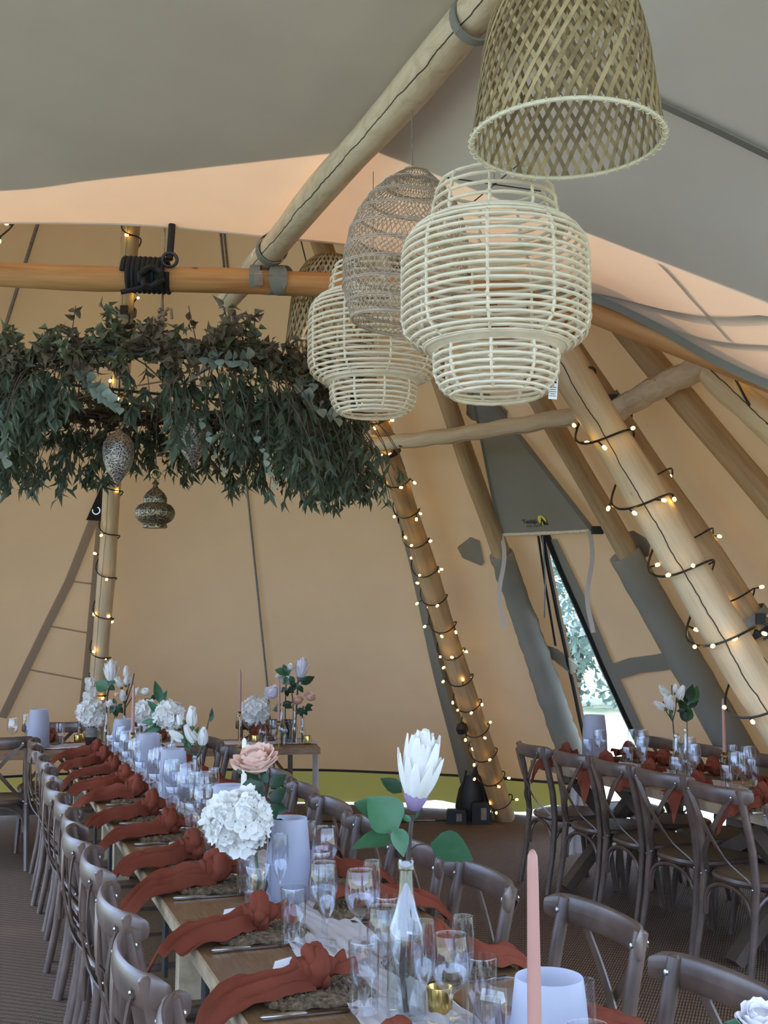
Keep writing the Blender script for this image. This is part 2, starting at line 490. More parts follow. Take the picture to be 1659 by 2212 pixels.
# ------------------------------------------------------------------ poles
def foot_on(p1, p2, rad):
    """floor point where the sight plane through two pixels meets the circle of pole feet (the one nearer line end p2)"""
    n = ray(*p1).cross(ray(*p2))
    # plane through the eye: n.(P-eye)=0 with z=0 -> n.x X + n.y Y = n.z*EYE
    c = n.z * EYE - (n.x * CX + n.y * CY); L2 = n.x ** 2 + n.y ** 2
    x0, y0 = n.x * c / L2, n.y * c / L2
    h = math.sqrt(max(0, rad * rad - c * c / L2)); dx, dy = -n.y / math.sqrt(L2), n.x / math.sqrt(L2)
    return [V((CX + x0 + s_ * h * dx, CY + y0 + s_ * h * dy, 0)) for s_ in (1, -1)]
def log(name, a, b, ra, rb, mat, label, cat='pole', group=None, bend=.02, seed=0):
    a, b = V(a), V(b); L = (b - a).length; rr = random.Random(seed); n = 40
    ph = rr.random() * 6; mb = MB()
    P = [V((bend * sin(PI * i / n) * cos(ph) + .004 * sin(i * .9 + ph), bend * sin(PI * i / n) * sin(ph) + .004 * cos(i * .7 + ph), L * i / n)) for i in range(n + 1)]
    P[0] = V((0, 0, 0)); P[-1] = V((0, 0, L))
    rs = [lerp(ra, rb, i / n) * (1 + .03 * sin(i * 1.3 + ph) + .02 * rr.uniform(-1, 1)) for i in range(n + 1)]
    rs[0] *= .93; rs[-1] *= .9
    P.insert(0, V((0, 0, -.0))); rs.insert(0, rs[0] * .75)
    P[1] = V((0, 0, .012)); P.append(V((0, 0, L + .012))); rs.append(rs[-1] * .75)
    mb.tube(P, rs, 14, up=(1, 0, 0))
    up = V((0, -1, 0)) if abs((b - a).normalized().y) < .8 else V((0, 0, -1))
    o = obj(name, mb, mat, M=TM(a, basis(up, b - a)))
    tag(o, label, cat, group)
    return o
def pole_pt(pl, y):
    """point on the pole's axis seen at image row y"""
    a, b = pl
    lo, hi = 0.0, 1.0
    for _ in range(40):
        m = (lo + hi) / 2; q = a.lerp(b, m) - V((0, 0, EYE))
        d = q.y * cos(PITCH) + q.z * sin(PITCH); yy = 1106 - F * (q.z * cos(PITCH) - q.y * sin(PITCH)) / d
        if yy > y: lo = m
        else: hi = m
    return a.lerp(b, (lo + hi) / 2)
POLES = {}
def tipi_pole(key, p1, p2, rad, r0, r1, mat, label, pick=0, name='tent_pole', topY=None, sink=True):
    f = foot_on(p1, p2, rad)[pick]
    f.z = 0.0
    k = (p2[0] - p1[0]) / (p2[1] - p1[1]); yt = -380
    t_ = aty(p1[0] + k * (yt - p1[1]), yt, topY or CY - .05)
    POLES[key] = (f, t_)
    o = log(name, f + V((0, 0, .012)), t_, r0, r1, mat, label, seed=hash(key) % 97 if False else sum(map(ord, key)))
    return o
tipi_pole('P1', (285, 485), (215, 1440), 4.36, .075, .05, M['log_pale'], 'pale straight pole behind the head table wound with sparse fairy lights', 1)
tipi_pole('P2', (815, 900), (1090, 1765), 4.36, .09, .06, M['log_tan'], 'tan leaning pole densely wound with fairy lights beside the yellow skirt', 1)
tipi_pole('Q1', (950, 820), (1080, 1190), 4.40, .075, .05, M['log_tan'], 'thin pole on the left of the grey logo flap with a grey sleeve', 1)
tipi_pole('Q2', (1150, 850), (1345, 1190), 4.40, .075, .05, M['log_tan'], 'thin pole on the right of the grey logo flap in a smooth grey sleeve', 1)
tipi_pole('P5', (1225, 750), (1640, 1370), 4.30, .095, .065, M['log_tan'], 'rough pole with a strapped joint right behind the thick honey pole', 1)
tipi_pole('Q3', (1370, 740), (1655, 1080), 4.95, .08, .055, M['log_tan'], 'slim bare pole crossing behind the short upper crossbar', 1)
tipi_pole('P3', (1205, 770), (1640, 1505), 3.74, .105, .085, M['log_pale'], 'thick honey coloured main pole with a long crack and looped fairy lights', 1)

# ---- link beam, sloping side pole, long link pole
def scr(p):
    q = V(p) - V((0, 0, EYE)); d = q.y * cos(PITCH) + q.z * sin(PITCH)
    return 829.5 + F * q.x / d, 1106 - F * (q.z * cos(PITCH) - q.y * sin(PITCH)) / d
N = pole_pt(POLES['P3'], 640)
NB = N + V((-.02, -.13, 0))
BL = atz(0, 585, N.z); BL2 = NB + (BL - NB) * 2.3
def beam_y(px):
    k = (px - 829.5) / F
    lo, hi = -0.3, 2.3
    for _ in range(50):
        m_ = (lo + hi) / 2; q = NB.lerp(BL, m_) if m_ <= 1 else NB + (BL - NB) * m_
        if scr(q)[0] > px: lo = m_
        else: hi = m_
    return (NB + (BL - NB) * lo).y
log('link_beam', BL2, NB + (NB - BL).normalized() * .15, .06, .058, M['log_warm'], 'orange horizontal log carrying a coil of black rope', 'beam', seed=3)
RPb = aty(1510, 795, N.y - .80)
rd = (RPb - N); RPf = N + rd * (N.z / -rd.z)
RPs = N + V((.04, -.16, -.01))
log('side_pole', RPs + (RPf - N) + V((0, 0, .02)), RPs, .062, .048, M['log_warm'], 'orange sloping log under the canopy edge with a black strap at its top', 'pole', seed=9)
LZ = N.z + .125
LA, LB = atz(488, 652, LZ), atz(1066, -6, LZ)
ld = (LB - LA).normalized()
log('link_pole', LA, LA + ld * 8.5, .064, .066, M['log_burl'], 'long pale burled log running overhead along the canopy fold', 'pole', seed=5, bend=.01)

# ---- canopy overhead: rows = lower edge, border of the outer layer, near end
RZ = LZ + .085
def ridge(y):
    t = (y - LA.y) / ld.y; q = LA + ld * t; return V((q.x, q.y, RZ))
def rowpts(cols): return cols
Lpx = [590, 450, 300, 150, 0, -400, -1000, -1800]; Lpy = [512, 497, 485, 481, 480, 478, 478, 480]
farL = [aty(x, y, beam_y(x) - .01) for x, y in zip(Lpx, Lpy)]
bx0 = atz(798, 322, RZ)
midL = [bx0] + [atz(lerp(798, 0, i / 4), lerp(322, 412, i / 4), lerp(RZ, farL[4].z + .02, i / 4)) for i in range(1, 5)]
stp = (midL[4] - midL[3])
midL += [atz(x_, y_, farL[5 + i].z + .05) for i, (x_, y_) in enumerate(((-400, 412), (-1000, 405), (-1800, 398)))]
NEAR = -1.6
r0 = ridge(NEAR)
nearL = [r0.lerp(V((-7.0, NEAR, RZ + .35)), i / 7) for i in range(8)]
def rp_at(px):
    lo, hi = 0.0, 1.0
    for _ in range(40):
        m_ = (lo + hi) / 2
        if scr(RPs.lerp(RPs + (RPf - N), m_))[0] < px: lo = m_
        else: hi = m_
    return RPs.lerp(RPs + (RPf - N), lo)
Rpx = [590, 740, 900, 1080]; Rpy = [512, 526, 556, 604]
farR = [aty(x, y, beam_y(x) - .01) for x, y in zip(Rpx, Rpy)]
farR += [rp_at(x) + V((0, dy_, dz_)) for x, dy_, dz_ in ((1265, -.02, .072), (1400, -.06, .045), (1530, -.085, -.012), (1659, -.09, -.03), (1950, -.09, -.03))]
GY = 3.7
midR = [bx0]
for i in range(1, 8):
    u = i / 7; midR.append(aty(lerp(798, 1659, u), lerp(322, 655, u), lerp(bx0.y, GY, u)))
midR.append(midR[-1] + (midR[-1] - midR[-2]) * 2.0)
nearR = [r0.lerp(V((4.4, NEAR, 2.5)), (i / 8) ** 1.1) for i in range(9)]
def patch(rows, nsub, usub, dz=0.0, sag=0.0):
    def at(row, u):
        n_ = len(row) - 1; k = min(int(u * n_), n_ - 1); f = u * n_ - k
        p0, p1, p2, p3 = row[max(k - 1, 0)], row[k], row[k + 1], row[min(k + 2, n_)]
        return .5 * ((2 * p1) + (p2 - p0) * f + (2 * p0 - 5 * p1 + 4 * p2 - p3) * f * f + (3 * p1 - p0 - 3 * p2 + p3) * f ** 3)
    nr = len(rows) - 1
    def fn(u, v_):
        k = min(int(v_ * nr), nr - 1); f = v_ * nr - k
        q = at(rows[k], u).lerp(at(rows[k + 1], u), f)
        return q + V((0, 0, dz - sag * sin(PI * u) * sin(PI * f)))
    return fn, usub, nsub * nr
can = MB()
can.grid(*patch([farL, midL, nearL], 14, 56)); can.grid(*patch([farR, midR, nearR], 14, 72))
ceil = tag(obj('ceiling', can, M['canopy']), kind='structure')
ov = MB(); ov.grid(*patch([midL, nearL], 14, 56, .007)); ov.grid(*patch([midR, nearR], 14, 72, .007))
obj('outer_layer', ov, M['outer'], ceil)
# webbing hem along the canopy edge
hem = farR[3:]
sd = [V((0, -.3, 1))] * len(hem)
fn, a_, b_ = patch([farR, midR, nearR], 14, 72)
hp = [fn(u / 60, 0) for u in range(0, 61)]
obj('edge_webbing', MB().ribbon([p + V((0, -.012, -.012)) for p in hp[26:]], .052, .003, side=V((.2, -.25, 1))), M['strap'], ceil)
fnl, _, _ = patch([farL, midL, nearL], 14, 56)
obj('edge_hem', MB().tube([fnl(u / 60, 0) + V((0, 0, -.003)) for u in range(61)], .006, 6), M['canopy'], ceil)
obj('edge_hem', MB().tube([p + V((0, 0, -.003)) for p in hp[:27]], .006, 6), M['canopy'], ceil)
obj('fold_strap', MB().ribbon([fnl(.012 + .0 * k, .5 * k / 10) + V((-.02 * (10 - k) / 10, 0, -.004)) for k in range(0, 8)], .03, .003, side=V((1, 0, .1))), M['strap'], ceil)
# straps lying on the outside of the strip, and the webbing strap under the grey part
def on_r(px, py):
    """point of the right canopy under a pixel, by marching the sight line"""
    u, v_, du, dv = .6, .3, .4, .3
    for lev in range(7):
        best = None
        for i in range(-6, 7):
            for j in range(-6, 7):
                a, b = min(1, max(0, u + du * i / 6)), min(1, max(0, v_ + dv * j / 6))
                x, y = scr(fn(a, b)); d = (x - px) ** 2 + (y - py) ** 2
                if best is None or d < best[0]: best = (d, a, b)
        u, v_ = best[1], best[2]; du *= .35; dv *= .35
    return fn(u, v_)
def strap_px(name, pix, wid, dz, mat):
    ps = [on_r(*p) for p in pix]; P = []
    for a, b in zip(ps, ps[1:]):
        for k in range(6): P.append(a.lerp(b, k / 6) + V((0, 0, dz)))
    P.append(ps[-1] + V((0, 0, dz)))
    d = (ps[-1] - ps[0]).normalized()
    obj(name, MB().ribbon(P, wid, .003, side=d.cross(V((0, 0, 1)))), mat, ceil)
strap_px('outside_strap', [(1275, 662), (1450, 678), (1650, 690), (1800, 693)], .045, .012, M['strap'])
strap_px('outside_strap', [(1320, 685), (1440, 712), (1570, 745), (1659, 752), (1760, 762)], .032, .014, M['strap'])
strap_px('outside_strap', [(1430, 572), (1500, 650), (1580, 738)], .03, .016, M['strap'])
strap_px('roof_strap', [(1075, 62), (1200, 115), (1350, 182), (1420, 214), (1540, 270), (1659, 328), (1760, 375), (1950, 465)], .045, -.012, M['strap'])
# front of the tipi canvas, from the peak down to the canopy's edge
edge = [fnl(1 - u / 40, 0) for u in range(41)] + [p for p in hp[1:]]
loop = [cone(A1, 3.3)] + edge + [cone(A0, SEAM)]
top = cone(PI * 1.5, 6.3)
fr = MB()
for a, b in zip(loop, loop[1:]):
    nn = len(fr.v)
    fr.add([a + V((0, .02, .02)), b + V((0, .02, .02)), APX + V((0, 0, .0))], [(0, 1, 2)])
tag(obj('wall_front', fr, M['canvas']), kind='structure')
cap = MB().lathe([(.0, .45), (.12, .3), (.3, -.2)], 20, Matrix.Translation(APX))
obj('peak_cap', cap, M['grey'], wall)

# ---- yellow ground skirt, seam cord and canvas details
def skirt_z(phi):
    d = math.degrees(phi)
    return .012 + .012 * sin(d * .35) + .08 * max(0, 1 - abs(d - 68.5) / 6) + .11 * max(0, 1 - abs(d - 55) / 4) + .26 * max(0, 1 - abs(d - 121) / 9) + .30 * smoothstep(46, 38, d) * smoothstep(8, 16, d)
for (a0, a1, nm) in ((A0, pR(.2), 'skirt'), (pL(.2), A1, 'skirt')):
    mb = MB()
    def sk(u, v_):
        phi = lerp(a0, a1, u); z1 = max(.012, skirt_z(phi)); z = lerp(SEAM, z1, v_)
        off = -.10 * v_ - .02 * sin(phi * 31 + v_ * 3) * v_ - .012 * sin(phi * 77 + 2 * v_) * v_
        return cone(phi, z, off - wrk(phi, SEAM) * (1 - v_))
    mb.grid(sk, 120, 5); obj(nm, mb, M['skirt'], wall)
    obj('seam_cord', MB().tube([cone(lerp(a0, a1, k / 120), SEAM, .008 - wrk(lerp(a0, a1, k / 120), SEAM)) for k in range(121)], .011, 6), M['black'], wall)
def gen_seam(p1, p2, r=.009, off=.03, name='canvas_cord'):
    P = [wall_hit(lerp(p1[0], p2[0], k / 24), lerp(p1[1], p2[1], k / 24), off) for k in range(25)]
    obj(name, MB().tube(P, r, 6), M['seam'], wall)
gen_seam((470, 440), (577, 1475)); gen_seam((478, 440), (508, 735)); gen_seam((95, 440), (-20, 805), .012)
gen_seam((577, 1475), (592, 1660))
def wpoly(name, pix, mat, off=.02, th=.004, parent=wall):
    P = [wall_hit(x, y, off) for x, y in pix]
    nrm = (P[1] - P[0]).cross(P[2] - P[0]).normalized()
    if nrm.y > 0: nrm = -nrm
    return obj(name, MB().prism(P, nrm * th).mesh(name, False), mat, parent)
def wstrip(name, pix, wid, mat, off=.03, th=.004, parent=wall, sub=6):
    P = []
    for a, b in zip(pix, pix[1:]):
        for k in range(sub): P.append(wall_hit(lerp(a[0], b[0], k / sub), lerp(a[1], b[1], k / sub), off))
    P.append(wall_hit(*pix[-1], off))
    nor = V((CX, CY, P[0].z - 2.4)) - P[0]
    return obj(name, MB().ribbon(P, wid, th, side=(P[-1] - P[0]).cross(nor)), mat, parent)
# closed window flap on the left: grey borders, black corner with eyelet
wstrip('window_border', [(213, 1095), (150, 1255), (95, 1365), (5, 1550)], .07, M['lite'])
wstrip('window_border', [(226, 1095), (212, 1250), (196, 1420), (180, 1560)], .10, M['lite'])
wpoly('window_corner', [(222, 1042), (186, 1123), (224, 1125)], M['black'], .035)
ey = wall_hit(208, 1103, .06)
obj('eyelet', MB().tube([ey + V((.028 * cos(a * PI / 8), 0, .028 * sin(a * PI / 8))) for a in range(16)], .006, 6, closed=True), M['bolt'], wall)
for y0, y1 in ((1255, 1262), (1352, 1368), (1446, 1470)):
    k = (y0 - 1095) / 455
    wstrip('window_fold', [(213 - 208 * k + 8, y0), (218 - 40 * k, y1)], .012, M['lite'], .025, .003)
# pole sleeves and patches
def sleeve(key, y0, y1, r0, r1, wr, mat='grey'):
    a, b = pole_pt(POLES[key], y0), pole_pt(POLES[key], y1); P = []; rs = []
    for k in range(41):
        u = k / 40; P.append(a.lerp(b, u) + V((wr * sin(k * 1.1) * (k % 5 > 1), wr * cos(k * .8), 0)))
        rs.append(lerp(r0, r1, u) * (1 + wr * 8 * sin(k * 1.3 + sin(k * .37) * 3)))
    obj('pole_sleeve', MB().tube(P, rs, 14, caps=False), M[mat], wall)
sleeve('Q1', 1195, 1640, .085, .105, .005); sleeve('Q2', 1195, 1760, .10, .125, .002)
# grey pole pocket hanging on the left of the light-wound pole
def pocket(pix0, pix1, n=24):
    def fn_(u, v_):
        k = v_
        xl = lerp(pix0[0][0], pix0[1][0], k); xr = lerp(pix1[0][0], pix1[1][0], k); y = lerp(pix0[0][1], pix0[1][1], k)
        x = lerp(xl, xr, u) + 2 * sin(v_ * 9)
        return wall_hit(x, y, .06 + .10 * sin(PI * u) + .02 * sin(v_ * 17))
    return MB().grid(fn_, 5, n, .006)
obj('pole_pocket', pocket([(862, 1125), (1004, 1735)], [(876, 1125), (1046, 1760)]), M['grey'], wall)
wpoly('pocket_tip', [(852, 1068), (860, 1130), (876, 1133), (866, 1085)], M['black'], .08)
wpoly('patch', [(988, 1182), (1016, 1160), (1036, 1168), (1046, 1215), (1040, 1222), (1000, 1205)], M['grey'])
wpoly('patch', [(1352, 1150), (1368, 1146), (1405, 1168), (1402, 1200), (1388, 1207), (1358, 1190)], M['grey'])
wpoly('patch', [(1010, 833), (1026, 833), (1037, 910), (1020, 907), (1008, 895)], M['grey'])
wpoly('patch', [(1030, 833), (1097, 888), (1095, 902), (1048, 908)], M['grey'])
wstrip('door_band', [(1162, 1402), (1200, 1414), (1243, 1448)], .12, M['grey'], .04)
wstrip('door_band', [(1328, 1452), (1370, 1438), (1420, 1432), (1482, 1420)], .13, M['grey'], .05)
# dark zips on both sides of the door gap and grey facing beside it
for cv, rr_, o_ in ((pL, .016, .012), (pR, .024, -.012)):
    obj('door_zip', MB().tube([cone(cv(z) + o_ * .3, z, .02) for z in [lerp(.1, ztop, k / 40) for k in range(41)]], rr_, 6), M['black'], wall)
wstrip('door_facing', [(1192, 1165), (1262, 1310), (1310, 1425), (1395, 1610)], .09, M['grey'], .03)
wstrip('door_tie', [(1163, 1158), (1178, 1262), (1200, 1395)], .018, M['black'], .10)
wstrip('door_tie', [(1172, 1158), (1178, 1250), (1176, 1335)], .010, M['strap'], .14)

# ---- vent flap with the printed name
F0 = [wall_hit(1022, 845, .05), wall_hit(1045, 845, .05), wall_hit(1280, 1146, .16), wall_hit(1082, 1155, .16)]
flap = thing('vent_flap', 'grey triangular canvas flap printed with a yellow sun and tent emblem', 'flap', F0[3])
def inv(p): return V(p) - flap.location
def ff(u, v_):
    a = F0[0].lerp(F0[3], v_); b = F0[1].lerp(F0[2], v_)
    q = a.lerp(b, u); nrm_ = V((.2, -1, -.2)).normalized()
    return inv(q + nrm_ * (.012 * sin(v_ * 11) * sin(PI * u) + .03 * sin(PI * u) * v_))
obj('panel', MB().grid(ff, 10, 24, .004), M['grey'], flap)
for u in (0, 1): obj('edge_binding', MB().ribbon([ff(u, k / 20) + V((0, -.006, 0)) for k in range(21)], .035, .006, side=V((1, .3, 0))), M['strap'], flap)
obj('spreader_bar', MB().tube([ff(-.03, 1), ff(.5, 1), ff(1.03, 1)], .014, 8), M['cane_band'], flap)
for u in (-.045, 1.05): obj('bar_end', MB().box(ff(u, 1), .07, .05, .05), M['black'], flap)
for u, dx in ((.0, 0), (.955, 0)):
    b0 = ff(u, 1) + V((0, -.03, 0))
    obj('hanging_tie', MB().ribbon([b0 + V((.02 * sin(k * .6), 0, -.055 * k)) for k in range(0, 13)], .03, .002, side=V((1, 0, 0))), M['canopy'], flap)
# print: flat pieces lying on the flap
FX = (F0[2] - F0[3]).normalized(); FZ = ((F0[0] + F0[1]) / 2 - (F0[2] + F0[3]) / 2).normalized(); FZ = (FZ - FX * FZ.dot(FX)).normalized(); FN = FX.cross(FZ)
if FN.y > 0: FN = -FN
def prt(px, py, lift=.045):
    r = ray(px, py); p0 = ff(.5, .95) + flap.location
    t_ = ((p0 - V((0, 0, EYE))).dot(FN)) / r.dot(FN); return inv(V((0, 0, EYE)) + r * t_ + FN * .012)
uf = FX; rot3 = Matrix((FX, FZ, FX.cross(FZ))).transposed()
def text(s_, px, py, size, mat, name):
    c = bpy.data.curves.new(name, 'FONT'); c.body = s_; c.size = size; c.extrude = .0008; c.align_x = 'LEFT'
    to = bpy.data.objects.new('tmp', c); me = bpy.data.meshes.new_from_object(to); bpy.data.objects.remove(to)
    o = obj(name, me, mat, flap, M=TM(prt(px, py), rot3)); return o
text('Tentipi', 1133, 1130, .047, M['ink'], 'lettering')
text('NORDIC TIPI PARTNER', 1140, 1137, .0145, M['greyprint'], 'small_lettering')
c0 = prt(1174, 1124)
def pp(x, z, l=0): return c0 + FX * x + FZ * z + FN * l
obj('sun_print', MB().prism([pp(.036 * cos(a * PI / 12), .036 * sin(a * PI / 12) + .008) for a in range(24)], FN * .001).mesh('sun_print', False), M['sunprint'], flap)
obj('tent_print', MB().prism([pp(-.031, -.028, .002), pp(.043, -.028, .002), pp(.008, .022, .002), pp(.006, .035, .002), pp(.0, .021, .002)], FN * .001).mesh('tent_print', False), M['ink'], flap)
obj('tent_door_print', MB().prism([pp(-.014, -.028, .004), pp(.0, -.028, .004), pp(.004, .006, .004)], FN * .001).mesh('tent_door_print', False), M['sunprint'], flap)

# ---- ring crossbars between the poles
def bar_between(k1, y1, k2, y2, r, label, e=.0, sd=1, inn=.12):
    a, b = pole_pt(POLES[k1], y1), pole_pt(POLES[k2], y2)
    ca = V((CX - a.x, CY - a.y, 0)).normalized() * inn; cb = V((CX - b.x, CY - b.y, 0)).normalized() * inn
    a, b = a + ca, b + cb; d = (b - a).normalized()
    log('crossbar', a - d * e, b + d * e, r, r, M['log_pale'], label, 'crossbar', seed=sd)
bar_between('P1', 962, 'P2', 957, .045, 'pale horizontal crossbar running behind the hanging greenery', .0, 21)
bar_between('P2', 964, 'P5', 893, .05, 'pale crossbar passing over the grey logo flap', .02, 22)
a = pole_pt(POLES['P5'], 900) + V((-.02, -.14, .0)); b = aty(1560, 775, a.y - .55)
log('crossbar', a, b, .062, .065, M['log_burl'], 'short bark-flecked crossbar running up under the canopy edge', 'crossbar', seed=23)
a = pole_pt(POLES['P1'], 962) + V((-.02, -.13, 0)); b = aty(-300, 950, a.y - .9)
log('crossbar', a, b, .045, .05, M['log_pale'], 'pale crossbar on the window side of the straight pole', 'crossbar', seed=24)
T0, T1 = aty(1535, 800, 5.45), aty(1990, 1235, 4.75)
log('tent_pole', T1 + (T1 - T0).normalized() * .9, T0, .085, .075, M['log_pale'], 'pole with a few fairy lights emerging below the canopy webbing', seed=25)

# ---- strap collars on poles (lashings)
def collar(name, p, d, r, wid, mat, label, parent_tag=True, n=1):
    d = V(d).normalized(); x = d.orthogonal().normalized(); y = d.cross(x)
    P = [p + (x * cos(2 * PI * k / 20) + y * sin(2 * PI * k / 20)) * r for k in range(21)]
    mb = MB().ribbon(P, wid, .006, side=d)
    return obj(name, mb, mat)
def lash(key, y, r, label):
    a, b = POLES[key]; d = b - a; p = pole_pt(POLES[key], y); c0 = p
    th_ = thing('pole_lashing', label, 'strap', p)
    for k, w_ in ((-.05, .03), (.03, .045)):
        dd = d.normalized(); x = dd.orthogonal().normalized(); yv = dd.cross(x)
        P = [(x * cos(2 * PI * i / 20) + yv * sin(2 * PI * i / 20)) * r + dd * k for i in range(21)]
        obj('strap', MB().ribbon(P, w_, .008, side=dd), M['black'] if k < 0 else M['strap'], th_)
    obj('buckle', MB().box(V((.01, -r - .012, .02)), .05, .018, .06), M['iron'], th_)
    obj('hook', MB().tube([V((.02, -r - .02, .0)), V((.05, -r - .03, -.02)), V((.05, -r - .03, -.07)), V((.02, -r - .02, -.09))], .007, 6), M['iron'], th_)
lash('P2', 962, .085, 'black and grey strap lashing on the light-wound pole at the crossbar')
lash('P5', 880, .092, 'black and grey strap lashing on the rough pole behind the thick one')
lash('P1', 683, .07, 'small black strap lashing on the straight pale pole above the greenery')
lash('P5', 1345, .11, 'dark strap lashing low on the rough pole near the far right chairs')
# strap binding the link pole to the beam
X0 = NB.lerp(BL, 0); 
def beam_at(px):
    lo, hi = 0.0, 2.3
    for _ in range(50):
        m_ = (lo + hi) / 2
        if scr(NB + (BL - NB) * m_)[0] > px: lo = m_
        else: hi = m_
    return NB + (BL - NB) * lo
BD = (NB - BL).normalized()
st_ = thing('ratchet_strap', 'grey webbing strap with a steel buckle binding the burled log to the beam', 'strap', beam_at(575))
def bring(px, r=.066, tilt=0.0, wid=.05, name='webbing'):
    c = beam_at(px) - st_.location; P = []
    for k in range(25):
        a = 2 * PI * k / 24
        P.append(c + V((0, -cos(a), sin(a))) * r + BD * (tilt * cos(a)))
    obj(name, MB().ribbon(P, wid, .004, side=BD), M['strap'], st_)
bring(553); bring(590, .068, .05); bring(610, .07, -.035)
lp = LA + ld * ((beam_at(580).y - LA.y) / ld.y) - st_.location + ld * .08
P = []
x_ = ld.orthogonal().normalized(); y_ = ld.cross(x_)
P = [lp + (x_ * cos(2 * PI * k / 24) + y_ * sin(2 * PI * k / 24)) * .072 for k in range(25)]
obj('webbing', MB().ribbon(P, .05, .004, side=ld), M['strap'], st_)
bc = beam_at(563) - st_.location + V((0, -.085, -.025))
obj('buckle', MB().box(bc, .042, .016, .055).box(bc + V((0, -.01, .032)), .036, .012, .012), M['steel'], st_)
# webbing loop up on the link pole
q = LA + ld * ((atz(1035, 40, LZ).y - LA.y) / ld.y)
o = collar('pole_webbing', q, ld, .073, .035, M['strap'], None); tag(o, 'grey webbing loop around the burled log beside the bell lampshade', 'strap')
# hook and black strap on top of the sloping pole
o = obj('black_strap', MB().tube([N + V((.10, -.25, .10)), N + V((.2, -.3, .10)), N + V((.30, -.42, .04)), N + V((.42, -.5, -.04))], [.03, .035, .025, .008], 8), M['blackrope'])
tag(o, 'black strap tied at the top of the orange sloping log', 'strap')

# ------------------------------------------------------------------ black rope coil on the beam
rc = beam_at(320)
coil = thing('rope_coil', 'black rope wound in a thick coil around the orange beam', 'rope', rc)
mb = MB(); n_ = 9; P = []
for k in range(n_ * 20 + 1):
    a = 2 * PI * k / 20; u = k / (n_ * 20)
    P.append(BD * lerp(-.105, .10, u) + V((0, -cos(a), sin(a))) * (.076 + .004 * sin(k * .31)))
obj('winding', MB().tube(P, .0125, 7), M['blackrope'], coil)
P = [BD * (.035 + .045 * cos(a * .5) + .01 * sin(a * 1.7)) + V((0, -.1 - .018 * sin(a * 1.3), -.035 + .045 * sin(a * .5))) for a in range(0, 26)]
obj('knot', MB().tube(P, .014, 7), M['blackrope'], coil)
obj('loose_end', MB().tube([BD * .03 + V((0, -.1, -.07)), BD * -.02 + V((0, -.11, -.095)), BD * -.10 + V((0, -.11, -.115))], [.013, .012, .012], 7), M['blackrope'], coil)
obj('hanging_part', MB().tube([BD * .115 + V((0, -.02, .42)), BD * .115 + V((0, -.05, .2)), BD * .112 + V((0, -.075, .06))], .017, 8), M['blackrope'], coil)
obj('ring', MB().tube([BD * (.115 + .034 * cos(a * PI / 10)) + V((0, -.085, .055 + .034 * sin(a * PI / 10))) for a in range(20)], .008, 6, closed=True), M['iron'], coil)

# ------------------------------------------------------------------ hanging greenery hoop
HC = aty(352, 850, rc.y + .12)
hoop = thing('greenery_hoop', 'wide hanging hoop of dried and green foliage with trailing leaves', 'hanging foliage', HC)
HR = .80
rg = random.Random(11)
ringp = lambda a, r=HR, z=0: V((r * cos(a), r * sin(a), z))
obj('ring_frame', MB().tube([ringp(2 * PI * k / 48) for k in range(48)], .012, 6, closed=True), M['iron'], hoop)
for k in range(7):
    off = rg.random() * 6
    P = [ringp(2 * PI * i / 48 + off, HR + .02 * sin(i * .7 + k), .02 + .018 * sin(i * .5 + k * 2) + .012 * k * .4) for i in range(rg.randint(24, 46))]
    obj('twig', MB().tube(P, [lerp(.012, .005, i / len(P)) for i in range(len(P))], 6), M['twig'], hoop)
for a in (.5, .5 + PI / 2): obj('cross_wire', MB().tube([ringp(a), V((0, 0, -.005)), ringp(a + PI)], .007, 6), M['iron'], hoop)
def leaf_mesh(name, L, W, curl=.15, fold=.25, n=4, tip=1.0):
    mb = MB(); vs = []; fs = []
    for i in range(n + 1):
        u = i / n; wd = W * (sin(PI * min(1, u ** .8 * .97 + .015)) ** tip) / 2
        z = -curl * L * u * u
        vs += [(-wd, L * u, z + fold * wd), (0, L * u, z), (wd, L * u, z + fold * wd)]
    for i in range(n):
        for j in range(2):
            a = i * 3 + j; fs.append((a, a + 1, a + 4, a + 3))
    mb.add(vs, fs); return mb
LM = {k: leaf_mesh(k, *a).mesh(k) for k, a in dict(
    willow=(0, .10, .02, .3, .3, 3), round=(0, .05, .055, .2, .3, 4), dried=(0, .045, .03, .5, .6, 3), broad=(0, .11, .062, .25, .25, 5),
    rose=(0, .07, .042, .3, .3, 4), big=(0, .10, .085, .25, .3, 6)).items() for a in [a[1:]]}
for m_, k in ((M['willow'], 'willow'), (M['euc'], 'round'), (M['dried'], 'dried'), (M['leaf'], 'broad'), (M['leafd'], 'rose'), (M['leaf'], 'big')):
    LM[k].materials.append(m_)
class Leaves:
    """many small leaves gathered into one mesh, the largest kept as separate leaf objects"""
    def __init__(s): s.mb = MB()
    def put(s, Mx, L, W, fold=.3, curl=.2):
        vs = [(0, 0, 0), (-W / 2, L * .45, fold * W / 2), (0, L * .5, -curl * L * .2), (W / 2, L * .45, fold * W / 2), (0, L, -curl * L)]
        s.mb.add([Mx @ V(p) for p in vs], [(0, 2, 1), (0, 3, 2), (1, 2, 4), (2, 3, 4)])
def dirM(p, d, roll):
    d = V(d).normalized(); x = d.orthogonal().normalized(); q = Quaternion(d, roll); x = q @ x
    return TM(p, Matrix((x, d, x.cross(d))).transposed())
W_, D_, E_, N_, G_ = Leaves(), Leaves(), Leaves(), Leaves(), Leaves()
twm = MB(); nleaf = {'leaf': 0}
